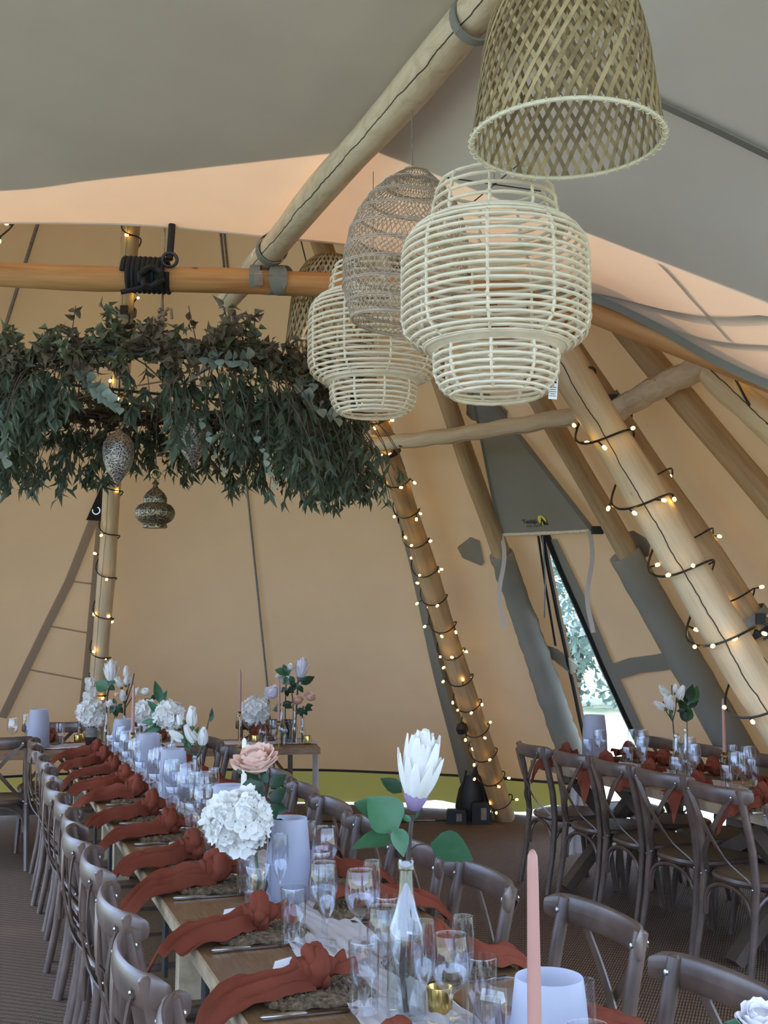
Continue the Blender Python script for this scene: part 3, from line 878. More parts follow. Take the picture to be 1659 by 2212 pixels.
def sprig(a, kind):
    if kind == 'willow' and sin(a) < 0 and abs(cos(a) + .05) < .26 and rg.random() < .62: return
    base = ringp(a, HR + rg.uniform(-.10, .06), rg.uniform(-.06, .01) if kind == 'willow' else rg.uniform(-.03, .07)); xr = cos(a)
    if kind == 'willow':
        hang = .16 + .16 * smoothstep(.25, .9, abs(xr)) + .07 * (xr > .15) + rg.uniform(-.05, .10)
        dr = V((rg.uniform(-.35, .35) + .1 * xr, rg.uniform(-.35, .35), -1.0)).normalized()
        out = V((cos(a), sin(a), 0)) * rg.uniform(-.05, .22)
        P = [base + out * (1 - (1 - u) ** 2) + dr * hang * u + V((0, 0, .04 * sin(PI * u))) for u in [k / 5 for k in range(6)]]
        twm.tube(P, .0022, 3, caps=False)
        for k in range(rg.randint(12, 19)):
            u = rg.random() ** .8; q = P[0].lerp(P[-1], u) if u > .5 else P[1].lerp(P[3], u)
            q = q + V((0, 0, -.02))
            d = V((rg.uniform(-.75, .75), rg.uniform(-.75, .75), -rg.uniform(.5, 1.3)))
            Lf = rg.uniform(.055, .105)
            if nleaf['leaf'] < 150 and sin(a) < .1 and rg.random() < .16:
                nleaf['leaf'] += 1; obj('leaf', LM['willow'], None, hoop, M=dirM(q, d, rg.random() * 6) @ Matrix.Scale(Lf / .09, 4))
            else: W_.put(dirM(q, d, rg.random() * 6), Lf, rg.uniform(.018, .030))
    elif kind == 'dried':
        up = rg.uniform(-.6, 1.0) * (1 + .5 * sin(5 * a)); dr = V((cos(a) * rg.uniform(.1, 1), sin(a) * rg.uniform(.1, 1), up)).normalized()
        dr += V((rg.uniform(-.6, .6), rg.uniform(-.6, .6), 0)); Ls = rg.uniform(.08, .20) * (1 + .55 * sin(3 * a + 1.0) * sin(7 * a)); tgt = G_ if rg.random() < .45 else D_
        P = [base + dr.normalized() * Ls * u + V((0, 0, -.03 * u * u)) for u in (0, .33, .66, 1)]
        twm.tube(P, .0028, 4, caps=False)
        for k in range(rg.randint(14, 24)):
            u = rg.uniform(.1, 1.05); q = P[0].lerp(P[-1], u) + V((rg.uniform(-.02, .02), rg.uniform(-.02, .02), rg.uniform(-.02, .02)))
            tgt.put(dirM(q, (rg.uniform(-1, 1), rg.uniform(-1, 1), rg.uniform(-.8, .8)), rg.random() * 6), rg.uniform(.03, .06), rg.uniform(.022, .042), .6, .5)
    elif kind == 'fern':
        c = base + V((rg.uniform(-.05, .05), 0, rg.uniform(-.02, .05)))
        for k in range(70):
            d = V((rg.gauss(0, .6), rg.gauss(0, .6), rg.gauss(-.5, .5)))
            N_.put(dirM(c + V((rg.gauss(0, .03), rg.gauss(0, .03), rg.gauss(0, .03))), d, rg.random() * 6), rg.uniform(.06, .13), .004, .1, .4)
for k in range(300): sprig(2 * PI * k / 300 * 1.0 + rg.uniform(-.05, .05), 'willow')
for k in range(60): sprig(rg.uniform(-.95, .75), 'willow')                  # fuller on the right front
for k in range(45): sprig(PI + rg.uniform(-.1, .9), 'willow')
for k in range(330): sprig(2 * PI * k / 330 + rg.uniform(-.1, .1), 'dried')
for k in range(16): sprig(PI + rg.uniform(-.6, .5), 'dried')
for a in (-2.5, -2.45, -1.9, -1.85, -1.1, -.95, -2.9, 2.9, -.2, -.3): sprig(a, 'fern')
# upright twigs with dark leaves
for px_, hgt in ((.17, .36), (.25, .25), (.31, .33), (-.42, .36), (-.27, .33), (.66, .30), (.74, .26), (-.6, .24), (-.47, .30), (.05, .2)):
    y_ = .3 * HR; b0 = V((px_, y_ * rg.choice((-.6, 1)), .03)); tw = [b0, b0 + V((.01, 0, hgt * .5)), b0 + V((.03 * rg.choice((-1, 1)), 0, hgt))]
    obj('upright_twig', MB().tube(tw, [.004, .003, .002], 5), M['twig'], hoop)
    for k in range(9):
        q = tw[0].lerp(tw[2], rg.uniform(.35, 1)); nleaf['leaf'] += 1
        obj('dried_leaf', LM['dried'], None, hoop, M=dirM(q, (rg.uniform(-1, 1), rg.uniform(-.5, .5), rg.uniform(-.9, .6)), rg.random() * 6))
# silver round eucalyptus runs
def euc_run(p0, p1, n, sag=.02, sc=1.0):
    p0, p1 = V(p0), V(p1); P = [p0.lerp(p1, k / 6) + V((0, 0, -sag * sin(PI * k / 6))) for k in range(7)]
    obj('eucalyptus_stem', MB().tube(P, .003, 4), M['twig'], hoop)
    for k in range(n):
        q = p0.lerp(p1, (k + .5) / n) + V((0, -.01, -sag * sin(PI * (k + .5) / n)))
        for sg in (-1, 1):
            d = (p1 - p0).normalized() * .4 + V((rg.uniform(-.3, .3), -.5, sg * rg.uniform(.5, 1)))
            obj('eucalyptus_leaf', LM['round'], None, hoop, M=dirM(q, d, rg.uniform(-.6, .6)) @ Matrix.Scale(sc * rg.uniform(.8, 1.2), 4))
euc_run((-.22, -.80, -.02), (.0, -.86, -.24), 9); euc_run((.20, -.80, .02), (.52, -.78, -.02), 10)
euc_run((.66, -.45, -.05), (.86, -.40, -.03), 6, 0); euc_run((.70, -.5, -.12), (.86, -.5, -.22), 5, 0); euc_run((-.52, -.7, -.2), (-.50, -.72, -.44), 6, 0, .9)
euc_run((.3, -.8, -.25), (.42, -.8, -.5), 4, 0, .6); euc_run((.52, -.7, -.3), (.62, -.72, -.55), 5, 0, .6)
for nm, lv, mt in (('hanging_foliage', W_, 'willow'), ('dried_foliage', D_, 'dried'), ('small_leaf_foliage', G_, 'olive'), ('needle_foliage', N_, 'fern')):
    tag(obj(nm, lv.mb, M[mt], hoop), kind='stuff')
tag(obj('fine_twigs', twm, M['twig'], hoop), kind='stuff')
# its suspension rope
RT = V((HC.x, rc.y + .10, rc.z + .6))
sus = thing('suspension_rope', 'jute rope with a hooked knot carrying the greenery hoop', 'rope', HC)
kn = aty(350, 690, RT.y) - HC
obj('rope', MB().tube([RT - HC, kn + V((0, 0, .1)), kn, kn * .5, V((0, 0, .03))], [.006, .006, .011, .010, .008], 7), M['jute'], sus)
obj('knot', MB().tube([kn + V((.018 * cos(a * .9), .018 * sin(a * .9), -.03 + .004 * a)) for a in range(20)], .009, 6), M['jute'], sus)
obj('hook', MB().tube([kn + V((0, -.01, -.02)), kn + V((.012, -.012, .03)), kn + V((.03, -.012, .05)), kn + V((.045, -.012, .045)), kn + V((.05, -.012, .0))], .0075, 7), M['jute'], sus)
for a in range(3):
    obj('rope_leg', MB().tube([V((0, 0, .06)), ringp(a * 2.1 + .5, HR * .5, .05), ringp(a * 2.1 + .5, HR, .01)], .004, 6), M['jute'], sus)

# ---- pierced metal lanterns hung below the hoop
def lamp(px, py, hpx, prof, mat, label, Y, ringtop=True, name='moroccan_lantern'):
    b = aty(px, py, Y); sc = hpx * Y / F / max(z for r, z in prof)
    th_ = thing(name, label, 'lantern', b)
    k = .62
    obj('body', MB().lathe([(r * sc, z * sc) for r, z in prof], 28), M[mat], th_)
    zt = max(z for r, z in prof) * sc
    if ringtop:
        obj('ring', MB().tube([V((.022 * cos(a * PI / 10), 0, zt + .02 + .022 * sin(a * PI / 10))) for a in range(20)], .003, 5, closed=True), M['brass'], th_)
        obj('cord', MB().tube([V((0, 0, zt + .04)), V((.0, .0, HC.z - b.z - .01))], .002, 5), M['twig'], th_)
    else:
        obj('cord', MB().tube([V((0, 0, zt)), V((0, 0, HC.z - b.z - .01))], .002, 5), M['twig'], th_)
    return th_
L1 = [(.0, .02), (.32, .0), (.33, .05), (.30, .09), (.30, .10), (.42, .17), (.50, .27), (.525, .38), (.50, .49), (.42, .59), (.30, .64), (.31, .72), (.30, .80), (.24, .9), (.14, 1.0), (.07, 1.06), (.06, 1.12), (.10, 1.16), (.06, 1.2), (.03, 1.26), (.0, 1.3)]
t1 = lamp(334, 1140, 108, L1, 'lantern', 'bulbous aged brass lantern hanging lowest under the greenery', HC.y - .1)
obj('base_band', MB().lathe([(.335 * .1, .0), (.345 * .1, .01), (.34 * .1, .02)], 24), M['brass'], t1)
L2 = [(.0, .0), (.05, .03), (.03, .07), (.06, .1), (.13, .22), (.2, .3), (.33, .5), (.42, .75), (.45, 1.0), (.43, 1.2), (.42, 1.24), (.43, 1.26), (.3, 1.45), (.1, 1.6), (.05, 1.7)]
lamp(254, 1052, 130, L2, 'lantern2', 'silvered teardrop lantern hanging in front of the straight pale pole', HC.y - .25, False)
lamp(416, 1013, 130, L2, 'lantern2', 'silvered teardrop lantern half hidden in the right hand foliage', HC.y + .05, False)

# ------------------------------------------------------------------ lampshades
def ring_mesh(r, tr, n=40, m=6, wob=0, seed=0):
    return MB().tube([V((r * cos(2 * PI * k / n), r * sin(2 * PI * k / n), wob * sin(k * 2.4 + seed))) for k in range(n)], tr, m, closed=True)
def prof_r(prof, z):
    for (z0, r0_), (z1, r1_) in zip(prof, prof[1:]):
        if z0 <= z <= z1 or z1 <= z <= z0: return lerp(r0_, r1_, (z - z0) / (z1 - z0) if z1 != z0 else 0)
    return prof[-1][1]
def rattan_lantern(px, pyc, Y, wpx, label, rot=0, sc_y=1.0):
    """stacked drum pendant of round cane hoops; pyc = row of the middle of the wide drum"""
    c = aty(px, pyc, Y); Rm = wpx / 2 * (c - V((0, 0, EYE))).length / F * .985
    th_ = thing('rattan_lampshade', label, 'lampshade', c, rot)
    k = Rm / 192.0 * 1.03
    secs = [([(205, 112), (196, 118), (160, 127), (132, 130), (118, 126)], 5), ([(110, 150), (100, 168), (72, 187), (40, 192), (-85, 192), (-112, 186), (-128, 172), (-140, 150), (-147, 130)], 20),
            ([(-150, 126), (-165, 128), (-200, 125), (-220, 116), (-234, 104), (-240, 92)], 8)]
    n = 0
    for prof, cnt in secs:
        # arc length spacing
        seg = [math.hypot(a[0] - b[0], a[1] - b[1]) for a, b in zip(prof, prof[1:])]; tot = sum(seg)
        for i in range(cnt):
            d = tot * i / (cnt - 1)
            for (a, b), l in zip(zip(prof, prof[1:]), seg):
                if d <= l + 1e-6: z, r = lerp(a[0], b[0], d / l), lerp(a[1], b[1], d / l); break
                d -= l
            obj('cane_hoop', ring_mesh(r * k, 4.0 * k, 44, 6, .0006, n), M['cane_white'], th_, loc=(0, 0, z * k), rot=(rg.uniform(-.008, .008), rg.uniform(-.008, .008), rg.random() * 6)); n += 1
    allp = [q for prof, _ in secs for q in prof]
    rib = MB().tube([V((r * k, 0, z * k)) for z, r in allp], 3.2 * k, 6)
    ribm = rib.mesh('rib')
    wr = []
    for i in range(len(allp) - 1):
        (z0, r0_), (z1, r1_) = allp[i], allp[i + 1]; m = max(2, int(math.hypot(z1 - z0, r1_ - r0_) / 7))
        wr += [(lerp(z0, z1, j / m), lerp(r0_, r1_, j / m)) for j in range(m)]
    wrap = MB().tube([V((r * k + 4.2 * k * cos(j * 1.9), 5.0 * k * sin(j * 1.9), z * k)) for j, (z, r) in enumerate(wr)], 1.9 * k, 5).mesh('rib_wrapping')
    for i in range(9):
        a = 2 * PI * i / 9
        obj('rib', ribm, M['cane_white'], th_, rot=(0, 0, a)); obj('rib_wrapping', wrap, M['cane_band'], th_, rot=(0, 0, a))
    for z, r in ((-147, 128), (114, 128)):
        obj('flat_band', MB().lathe([(r * k, (z - 5) * k), ((r + 24) * k, (z + (6 if z < 0 else -4)) * k), ((r + 24) * k, (z + (8 if z < 0 else -2)) * k), (r * k, (z - 2) * k)], 40, closed=True), M['cane_white'], th_)
    zc = RZ - c.z - .06
    obj('hanging_cord', MB().tube([V((0, 0, 205 * k)), V((0, 0, zc))], .0015, 4), M['seam'], th_)
    obj('top_spoke', MB().tube([V((-112 * k, 0, 205 * k)), V((112 * k, 0, 205 * k))], .002, 5), M['iron'], th_)
    obj('top_spoke', MB().tube([V((0, -112 * k, 205 * k)), V((0, 112 * k, 205 * k))], .002, 5), M['iron'], th_)
    return th_, k
big, kb = rattan_lantern(1070, 606, 3.15, 387, 'large bleached rattan drum lampshade with a paper tag, in front of the others', .35)
small, ks = rattan_lantern(806, 722, 4.45, 272, 'smaller bleached rattan drum lampshade hanging under the woven globe', .1)
tg = aty(1195, 840, 3.15) - big.location
tgm = Matrix.Rotation(-.35, 3, 'Z') @ Matrix.Rotation(.08, 3, 'Y')
tagl = V((1195 - 1070, 0, 0))
pl = Matrix.Rotation(-.35, 4, 'Z') @ tg
obj('paper_tag', MB().box(pl, .024, .0015, .058, tgm), M['card'], big)
for k in range(5): obj('tag_print', MB().box(pl + tgm @ V((0, -.0012, .004 - .006 * k)), .018 - .003 * (k % 2), .0006, .002, tgm), M['greyprint'], big)
obj('tag_barcode', MB().box(pl + tgm @ V((.003, -.0012, .018)), .010, .0006, .005, tgm), M['ink'], big)
obj('tag_thread', MB().tube([pl + V((0, 0, .029)), pl + V((-.012, 0, .045))], .0008, 4), M['card'], big)

def bell_shade(px, py, Y, wpx, label, nst, wst, hk=1.0):
    """bell of two crossing layers of bamboo strips; px,py = centre of the rim"""
    c = aty(px, py, Y); k = wpx / 2 * (c - V((0, 0, EYE))).length / F / 193
    th_ = thing('bamboo_lampshade', label, 'lampshade', c)
    prof = [(0, 193), (40, 187), (110, 178), (190, 168), (250, 155), (300, 135), (335, 108), (358, 75), (370, 40)]
    prof = [(z * k * hk, r * k) for z, r in prof]; H = prof[-1][0]
    for dirn in (1, -1):
        pts_, sides = [], []
        for i in range(31):
            z = H * i / 30; r = prof_r(prof, z) + dirn * .0012
            a = dirn * 1.15 * (i / 30) ** 1.15
            pts_.append(V((r * cos(a), r * sin(a), z)))
        for i in range(31):
            a = math.atan2(pts_[i].y, pts_[i].x); t_ = (pts_[min(i + 1, 30)] - pts_[max(i - 1, 0)]).normalized()
            rad = V((cos(a), sin(a), .3)); sides.append(t_.cross(rad))
        me = MB().ribbon(pts_, [wst * (1 - .35 * (i / 30) ** 3) for i in range(31)], .0012, side=sides).mesh('bamboo_strip')
        for j in range(nst):
            obj('bamboo_strip', me, M['bamboo'], th_, rot=(0, 0, 2 * PI * (j + .25 * dirn) / nst), scale=(1, 1, 1))
    r0_ = prof[0][1]
    obj('rim', ring_mesh(r0_, .0055 * k / .0011 * .9, 56, 8), M['bamboo_in'], th_)
    wm = MB().tube([V((r0_ + .008 * cos(b * PI / 4), .004 * (b - 4) / 4, .008 * sin(b * PI / 4))) for b in range(9)], .0013, 4).mesh('rim_binding')
    for j in range(46): obj('rim_binding', wm, M['bamboo_in'], th_, rot=(0, 0, 2 * PI * j / 46))
    obj('top_disc', MB().lathe([(0, H + .004), (prof[-1][1] * 1.1, H + .001), (prof[-1][1] * 1.1, H - .003), (0, H - .003)], 24), M['bamboo'], th_)
    obj('hanging_cord', MB().tube([V((0, 0, H)), V((0, 0, max(H + .03, min(RZ - c.z - .05, 1.2))))], .002, 4), M['seam'], th_)
    return th_
bell_shade(1225, 305, 2.72, 388, 'large bamboo bell lampshade woven of crossing strips, seen from below', 46, .0105)
bell_shade(712, 752, 5.75, 190, 'small bamboo bell lampshade behind the rattan drums', 40, .0125, 1.12)

def globe_shade(px, py, Y, rpx, label):
    c = aty(px, py, Y); k = rpx * (c - V((0, 0, EYE))).length / F / 132
    th_ = thing('cane_globe_lampshade', label, 'lampshade', c)
    tilt = Matrix.Rotation(.12, 4, 'Y')
    prof = [(-150, 100), (-125, 112), (-80, 128), (-20, 134), (40, 128), (90, 112), (130, 88), (160, 60), (180, 36), (186, 26)]
    prof = [(z * k, r * k) for z, r in prof]; z0, z1 = prof[0][0], prof[-1][0]
    for i in range(10):
        z = lerp(z0, z1, [0, .09, .2, .32, .44, .56, .68, .79, .9, 1][i]); r = prof_r(prof, z)
        for dz in (-.003, .003):
            obj('woven_hoop', ring_mesh(r + .001, .0022, 56, 5, .0016, i), M['cane_brown'], th_, M=tilt @ Matrix.Translation((0, 0, z + dz)))
    for dirn in (1, -1):
        P = []
        for i in range(37):
            u = i / 36; z = lerp(z0, z1, u); r = prof_r(prof, z); a = dirn * (.42 * sin(u * 2 * PI * 2.5) * .5 + .25 * u)
            P.append(V((r * cos(a), r * sin(a), z)))
        me = MB().tube(P, .00135, 4).mesh('cane_strand')
        for j in range(58): obj('cane_strand', me, M['cane_brown'], th_, M=tilt @ Matrix.Rotation(2 * PI * (j + .3 * dirn) / 58, 4, 'Z'))
    obj('bottom_rim', ring_mesh(prof[0][1], .006, 48, 6), M['cane_brown'], th_, M=tilt @ Matrix.Translation((0, 0, z0)))
    obj('hanging_cord', MB().tube([V((.02, 0, z1)), V((.02, 0, RZ - c.z - .05))], .002, 4), M['seam'], th_)
globe_shade(878, 552, 3.72, 130, 'brown woven cane globe lampshade tapering to a small top')

# ------------------------------------------------------------------ fairy light strings
bulbm = MB().lathe([(0, -.016), (.007, -.013), (.0095, -.004), (.008, .006), (.004, .012), (0, .013)], 8).mesh('bulb'); bulbm.materials.append(M['bulb'])
sock = MB().lathe([(0, .022), (.005, .02), (.0055, .008), (0, .006)], 6).mesh('socket'); sock.materials.append(M['black'])
def fairy(path, every, label, seed=0, r=.005, drop=.03, base=None):
    rr = random.Random(seed); o = V(path[0])
    th_ = thing('fairy_light_string', label, 'string lights', o)
    obj('cable', MB().tube([p - o for p in path], r, 5), M['black'], th_)
    acc = 0; nxt = every * .5
    for a, b in zip(path, path[1:]):
        l = (b - a).length
        while acc + l > nxt:
            q = a.lerp(b, (nxt - acc) / l) - o
            d = V((rr.uniform(-1, 1), rr.uniform(-1.2, .1), rr.uniform(-1, .35))).normalized()
            e = q + d * drop
            obj('lead', MB().tube([q, e], r * .7, 4), M['black'], th_)
            Rm_ = basis((1, .3, .2), -d)
            bo = obj('bulb', bulbm, None, th_, M=TM(e + d * .014, Rm_)); obj('socket', sock, None, bo)
            nxt += every * rr.uniform(.75, 1.25)
        acc += l
    return th_
def helix(key, y0, y1, turns, r0, r1, ph=0, sagk=.0, n=24):
    a, b = pole_pt(POLES[key], y0), pole_pt(POLES[key], y1); d = (b - a).normalized()
    x = V((1, 0, 0)); x = (x - d * x.dot(d)).normalized(); y = d.cross(x)
    if y.y > 0: y = -y
    P = []
    for k in range(int(turns * n) + 1):
        an = ph + 2 * PI * k / n; u = min(1, max(0, (an - ph - .85 * (cos(an + PI) - cos(ph + PI)) * -1 * 0 + .8 * cos(an) - .8 * cos(ph)) / (2 * PI * turns)))
        P.append(a.lerp(b, u) + (-x * cos(an) + y * sin(an)) * lerp(r0, r1, u) + V((0, 0, -sagk * max(0, sin(an)))))
    return P
fairy(helix('P1', 490, 1560, 11, .066, .088, .3), .24, 'sparse fairy light string wound round the straight pale pole', 1)
fairy(helix('P2', 890, 1765, 15, .085, .115, .2, .03), .16, 'dense fairy light string wound round the leaning tan pole', 2)
fairy(helix('P3', 815, 1560, 5.2, .125, .16, 2.4, .03), .16, 'fairy light string looped in wide turns round the thick honey pole', 3, .006)
fairy(helix('P5', 900, 1420, 4, .10, .12, 2.6, .02), .26, 'fairy light string trailing along the rough pole behind the thick one', 4)
p_ = [T0.lerp(T1, u) + V((.0, -.10 - .02 * sin(u * 20), .05 * cos(u * 14))) for u in [k / 20 for k in range(1, 14)]]
fairy(p_, .12, 'short fairy light string on the pole below the canopy webbing', 5, .006)
p_ = [aty(650, 520, 6.5), aty(660, 560, 6.5), aty(672, 600, 6.5), aty(700, 690, 6.4), aty(740, 800, 6.4), aty(775, 880, 6.9)]
fairy(p_, .35, 'fairy light string hanging loose behind the small bell lampshade', 6, .004)
p_ = [aty(40, 470, 5.6), aty(20, 495, 5.6), aty(-10, 520, 5.6), aty(-60, 540, 5.6)]
fairy(p_, .10, 'fairy light string end at the canopy edge above the orange beam', 7, .005)
# dark plug ball, cable clutter at the foot of the light-wound pole
bp = pole_pt(POLES['P2'], 1572) + V((-.12, -.12, 0))
tag(obj('plug_ball', MB().lathe([(0, -.05), (.035, -.04), (.05, 0), (.035, .04), (.01, .055), (0, .06)], 14, Matrix.Translation(bp)), M['black']), 'round black plug housing on the light-wound pole', 'plug')
pf = POLES['P2'][0]
for k, (dx, dy, sx, sz, lb) in enumerate(((-.42, -.14, .16, .10, 'black socket box with a grey label beside the pole foot'), (-.22, -.16, .15, .16, 'taller black socket box right against the pole foot'))):
    t_ = thing('socket_box', lb, 'socket box', pf + V((dx, dy, 0)))
    obj('case', MB().box((0, 0, sz / 2), sx, .10, sz), M['black'], t_)
    obj('label', MB().box((.02, -.052, sz * .55), .045, .003, sz * .6), M['seam'], t_)
    obj('lid', MB().box((0, -.01, sz + .008), sx * .9, .09, .016), M['iron'], t_)
t_ = thing('power_cable', 'thin black power cable lying on the matting by the yellow skirt', 'cable', pf + V((-.4, -.15, .008)))
obj('cable', MB().tube([V((0, 0, 0.02)), V((-.25, -.02, .02)), V((-.5, .04, .0)), V((-.8, .02, 0)), V((-1.2, .1, 0))], .008, 6), M['black'], t_)
sb = thing('black_bag', 'black gear bag slumped behind the foot of the light-wound pole', 'bag', pf + V((-.27, .0, 0)))
obj('bag_body', MB().lathe([(0, 0), (.13, .01), (.15, .12), (.12, .26), (.05, .38), (.03, .44), (0, .45)], 12, Matrix.Diagonal((1, .55, 1, 1))), M['black'], sb)
obj('bag_strap', MB().tube([V((-.06, -.07, .42)), V((-.1, -.10, .25)), V((-.12, -.10, .04))], .008, 6), M['blackrope'], sb)

# ------------------------------------------------------------------ chairs
def make_chair():
    t = thing('crossback_chair', 'x', 'chair')
    HS = .455
    def rsq(r, n=28, e=.72):
        P = []
        for k in range(n):
            a = 2 * PI * k / n; c, s_ = cos(a), sin(a)
            P.append(V((math.copysign(abs(c) ** e, c) * r * (1.0 + .06 * s_), math.copysign(abs(s_) ** e, s_) * r * .98, 0)))
        return P
    obj('seat_frame', MB().tube([p + V((0, 0, HS - .018)) for p in rsq(.205)], .019, 8, closed=True), M['chair'], t)
    mb = MB(); R_ = rsq(.196); n = len(R_)
    vs = [(p.x * k, p.y * k, HS - .004 + .006 * (1 - k) - .004 * (k < .01)) for k in (1, .6, .0001) for p in R_]
    fs = [(j * n + i, j * n + (i + 1) % n, (j + 1) * n + (i + 1) % n, (j + 1) * n + i) for j in range(2) for i in range(n)]
    vs2 = [(p.x, p.y, HS - .016) for p in R_]; fs += [tuple(reversed([3 * n + i for i in range(n)]))] + [(i, 3 * n + i, 3 * n + (i + 1) % n, (i + 1) % n) for i in range(n)]
    obj('seat', mb.add(vs + vs2, fs), M['canesit'], t)
    for sx in (-1, 1):
        obj('back_post', MB().tube([(sx * .205, -.255, 0), (sx * .20, -.215, .22), (sx * .195, -.192, .44), (sx * .195, -.205, .60), (sx * .192, -.235, .75), (sx * .19, -.262, .868), (sx * .19, -.264, .874)],
                                   [.0155, .018, .0195, .0195, .0195, .0195, .012], 10), M['chair'], t)
        obj('front_leg', MB().tube([(sx * .20, .205, 0), (sx * .185, .175, .25), (sx * .175, .155, .445)], [.0145, .018, .0195], 10), M['chair'], t)
        # crossing back band: from the rail on this side down to the seat rim on the other
        P = []
        for k in range(15):
            u = k / 14; x = lerp(sx * .165, -sx * .175, u ** .9); z = lerp(.835, .445, u)
            P.append(V((x, -.288 + .055 * u - .030 * sin(PI * u) + .010 * sx * sin(PI * u) + .038 * smoothstep(.7, 1, u) , z)))
        b = obj('cross_band', MB().ribbon(P, .026, .006, side=V((1, 0, .4 * sx))), M['chair'], t)
        for q in (P[0], P[-1]): obj('bolt', MB().lathe([(0, 0), (.0065, 0), (.005, .004), (0, .005)], 8, TM(q + V((0, -.004, 0)), basis((1, 0, 0), (0, -1, 0)))), M['bolt'], b)
    # bent top rail
    def rail(u, v_):
        x = lerp(-.232, .232, u); k = (x / .232)
        e = (1 - abs(k) ** 10); hh = .040 * (.55 + .45 * e ** .5) if abs(k) < 1 else .022
        yb = -.298 + .040 * k * k + .035 * abs(k) ** 7
        a = 2 * PI * v_
        return V((x, yb + .0125 * cos(a) * (.6 + .4 * e), .842 + hh * sin(a) * (1 if abs(sin(a)) < 1 else 1) - .004 * (1 - k * k) + .012 * k * k * 0))
    mb = MB(); mb.grid(rail, 26, 16)
    n0 = 17; mb.f.append(tuple(range(16))); mb.f.append(tuple(reversed([26 * n0 + j for j in range(16)])))
    obj('top_rail', mb, M['chair'], t)
    for sx in (-1, 1):
        obj('bolt', MB().lathe([(0, 0), (.008, 0), (.006, .004), (0, .006)], 8, TM((sx * .19, -.236, .838), basis((1, 0, 0), (0, 1, .2)))), M['bolt'], t)
        obj('bolt', MB().lathe([(0, 0), (.006, 0), (.005, .004), (0, .005)], 8, TM((sx * .195, -.213, .43), basis((1, 0, 0), (0, -1, 0)))), M['bolt'], t)
    # bent arches below the seat
    def arch(a, b):
        a, b = V(a), V(b); P = []
        for k in range(13):
            u = k / 12; P.append(a.lerp(b, .5 - .5 * cos(PI * u) * (.9 + .1 * abs(cos(PI * u)))) + V((0, 0, (.165) * sin(PI * u) ** .55 if 0 < u < 1 else 0)))
        return MB().tube(P, .0105, 7)
    z = .245
    obj('arch', arch((-.182, -.205, z), (.182, -.205, z)), M['chair'], t)
    obj('arch', arch((-.172, .172, z), (.172, .172, z)), M['chair'], t)
    for sx in (-1, 1): obj('arch', arch((sx * .185, -.195, z), (sx * .176, .165, z)), M['chair'], t)
    return t
proto = make_chair(); used = [False]
def chair(rail, fx, label, group, twist=0.0):
    """chair whose top rail is centred over floor point 'rail' and that faces direction fx"""
    f = V((fx.x, fx.y, 0)).normalized(); o = proto if not used[0] else copy_tree(proto); used[0] = True
    rz = math.atan2(f.y, f.x) - PI / 2 + twist
    o.rotation_euler = (0, 0, rz); o.location = (rail.x + f.x * .29, rail.y + f.y * .29, 0)
    tag(o, label, 'chair', group); return o
ORD = ['first', 'second', 'third', 'fourth', 'fifth', 'sixth', 'seventh', 'eighth', 'ninth', 'tenth', 'eleventh', 'twelfth', 'thirteenth']
CL = (-.42, .12, .67, 1.24, 1.72, 2.10, 2.54, 2.98, 3.55, 4.15, 4.75, 5.28)
for i, s_ in enumerate(CL):
    chair(tab(s_, -.228 - .02 * (i % 3 == 1)), TN, 'crossback chair on the window side of the long table, %s from the head table' % ORD[len(CL) - 1 - i], 'chairs on the window side of the long table', .04 * ((i * 7) % 5 - 2) / 2)
CR = ((-1.05, .95), (-.50, .95), (.10, .985), (.64, .90), (1.08, .86), (1.56, .88), (2.10, .88), (2.60, .89), (3.15, .91), (3.75, .93), (4.35, .93), (4.95, .93))
for i, (s_, t_) in enumerate(CR):
    chair(tab(s_, t_), -TN, 'crossback chair on the aisle side of the long table, %s from the head table' % ORD[len(CR) - 1 - i], 'chairs on the aisle side of the long table', .05 * ((i * 5) % 7 - 3) / 3)
for i, s_ in enumerate((4.0, 3.5, 3.03, 2.58, 2.06, 1.25)):
    chair(tab(s_, 2.68 - .03 * (i == 4) - .21 * (i == 5)), TN, 'crossback chair on the aisle side of the plank table, %s from the door gap' % ORD[i], 'aisle side chairs of the plank table', .06 * ((i * 3) % 5 - 2) / 2)
for i, s_ in enumerate((4.05, 3.55, 3.05, 2.5, 1.95)):
    chair(tab(s_, 3.70), -TN, 'crossback chair on the canvas side of the plank table, %s from the door gap' % ORD[i], 'canvas side chairs of the plank table')
HD = V((2.15, .39, 0)).normalized(); HNn = V((HD.y, -HD.x, 0))        # along the head table, and towards the hall
H0 = atz(0, 1628, .75); H0.z = 0
def head(a, b, z=0): p = H0 + HD * a - HNn * b; return V((p.x, p.y, z))
for a, lb in ((.26, 'dark crossback chair behind the head table by the frosted vase at the window'), (1.05, 'dark crossback chair behind the head table hidden by the tall white flowers'), (1.86, 'dark crossback chair behind the head table beside the brass candlestick')):
    chair(head(a, .98), HNn, lb, None)
chair(head(-.02, -.22), -HNn, 'dark crossback chair in front of the head table next to the matting edge', None, .1)

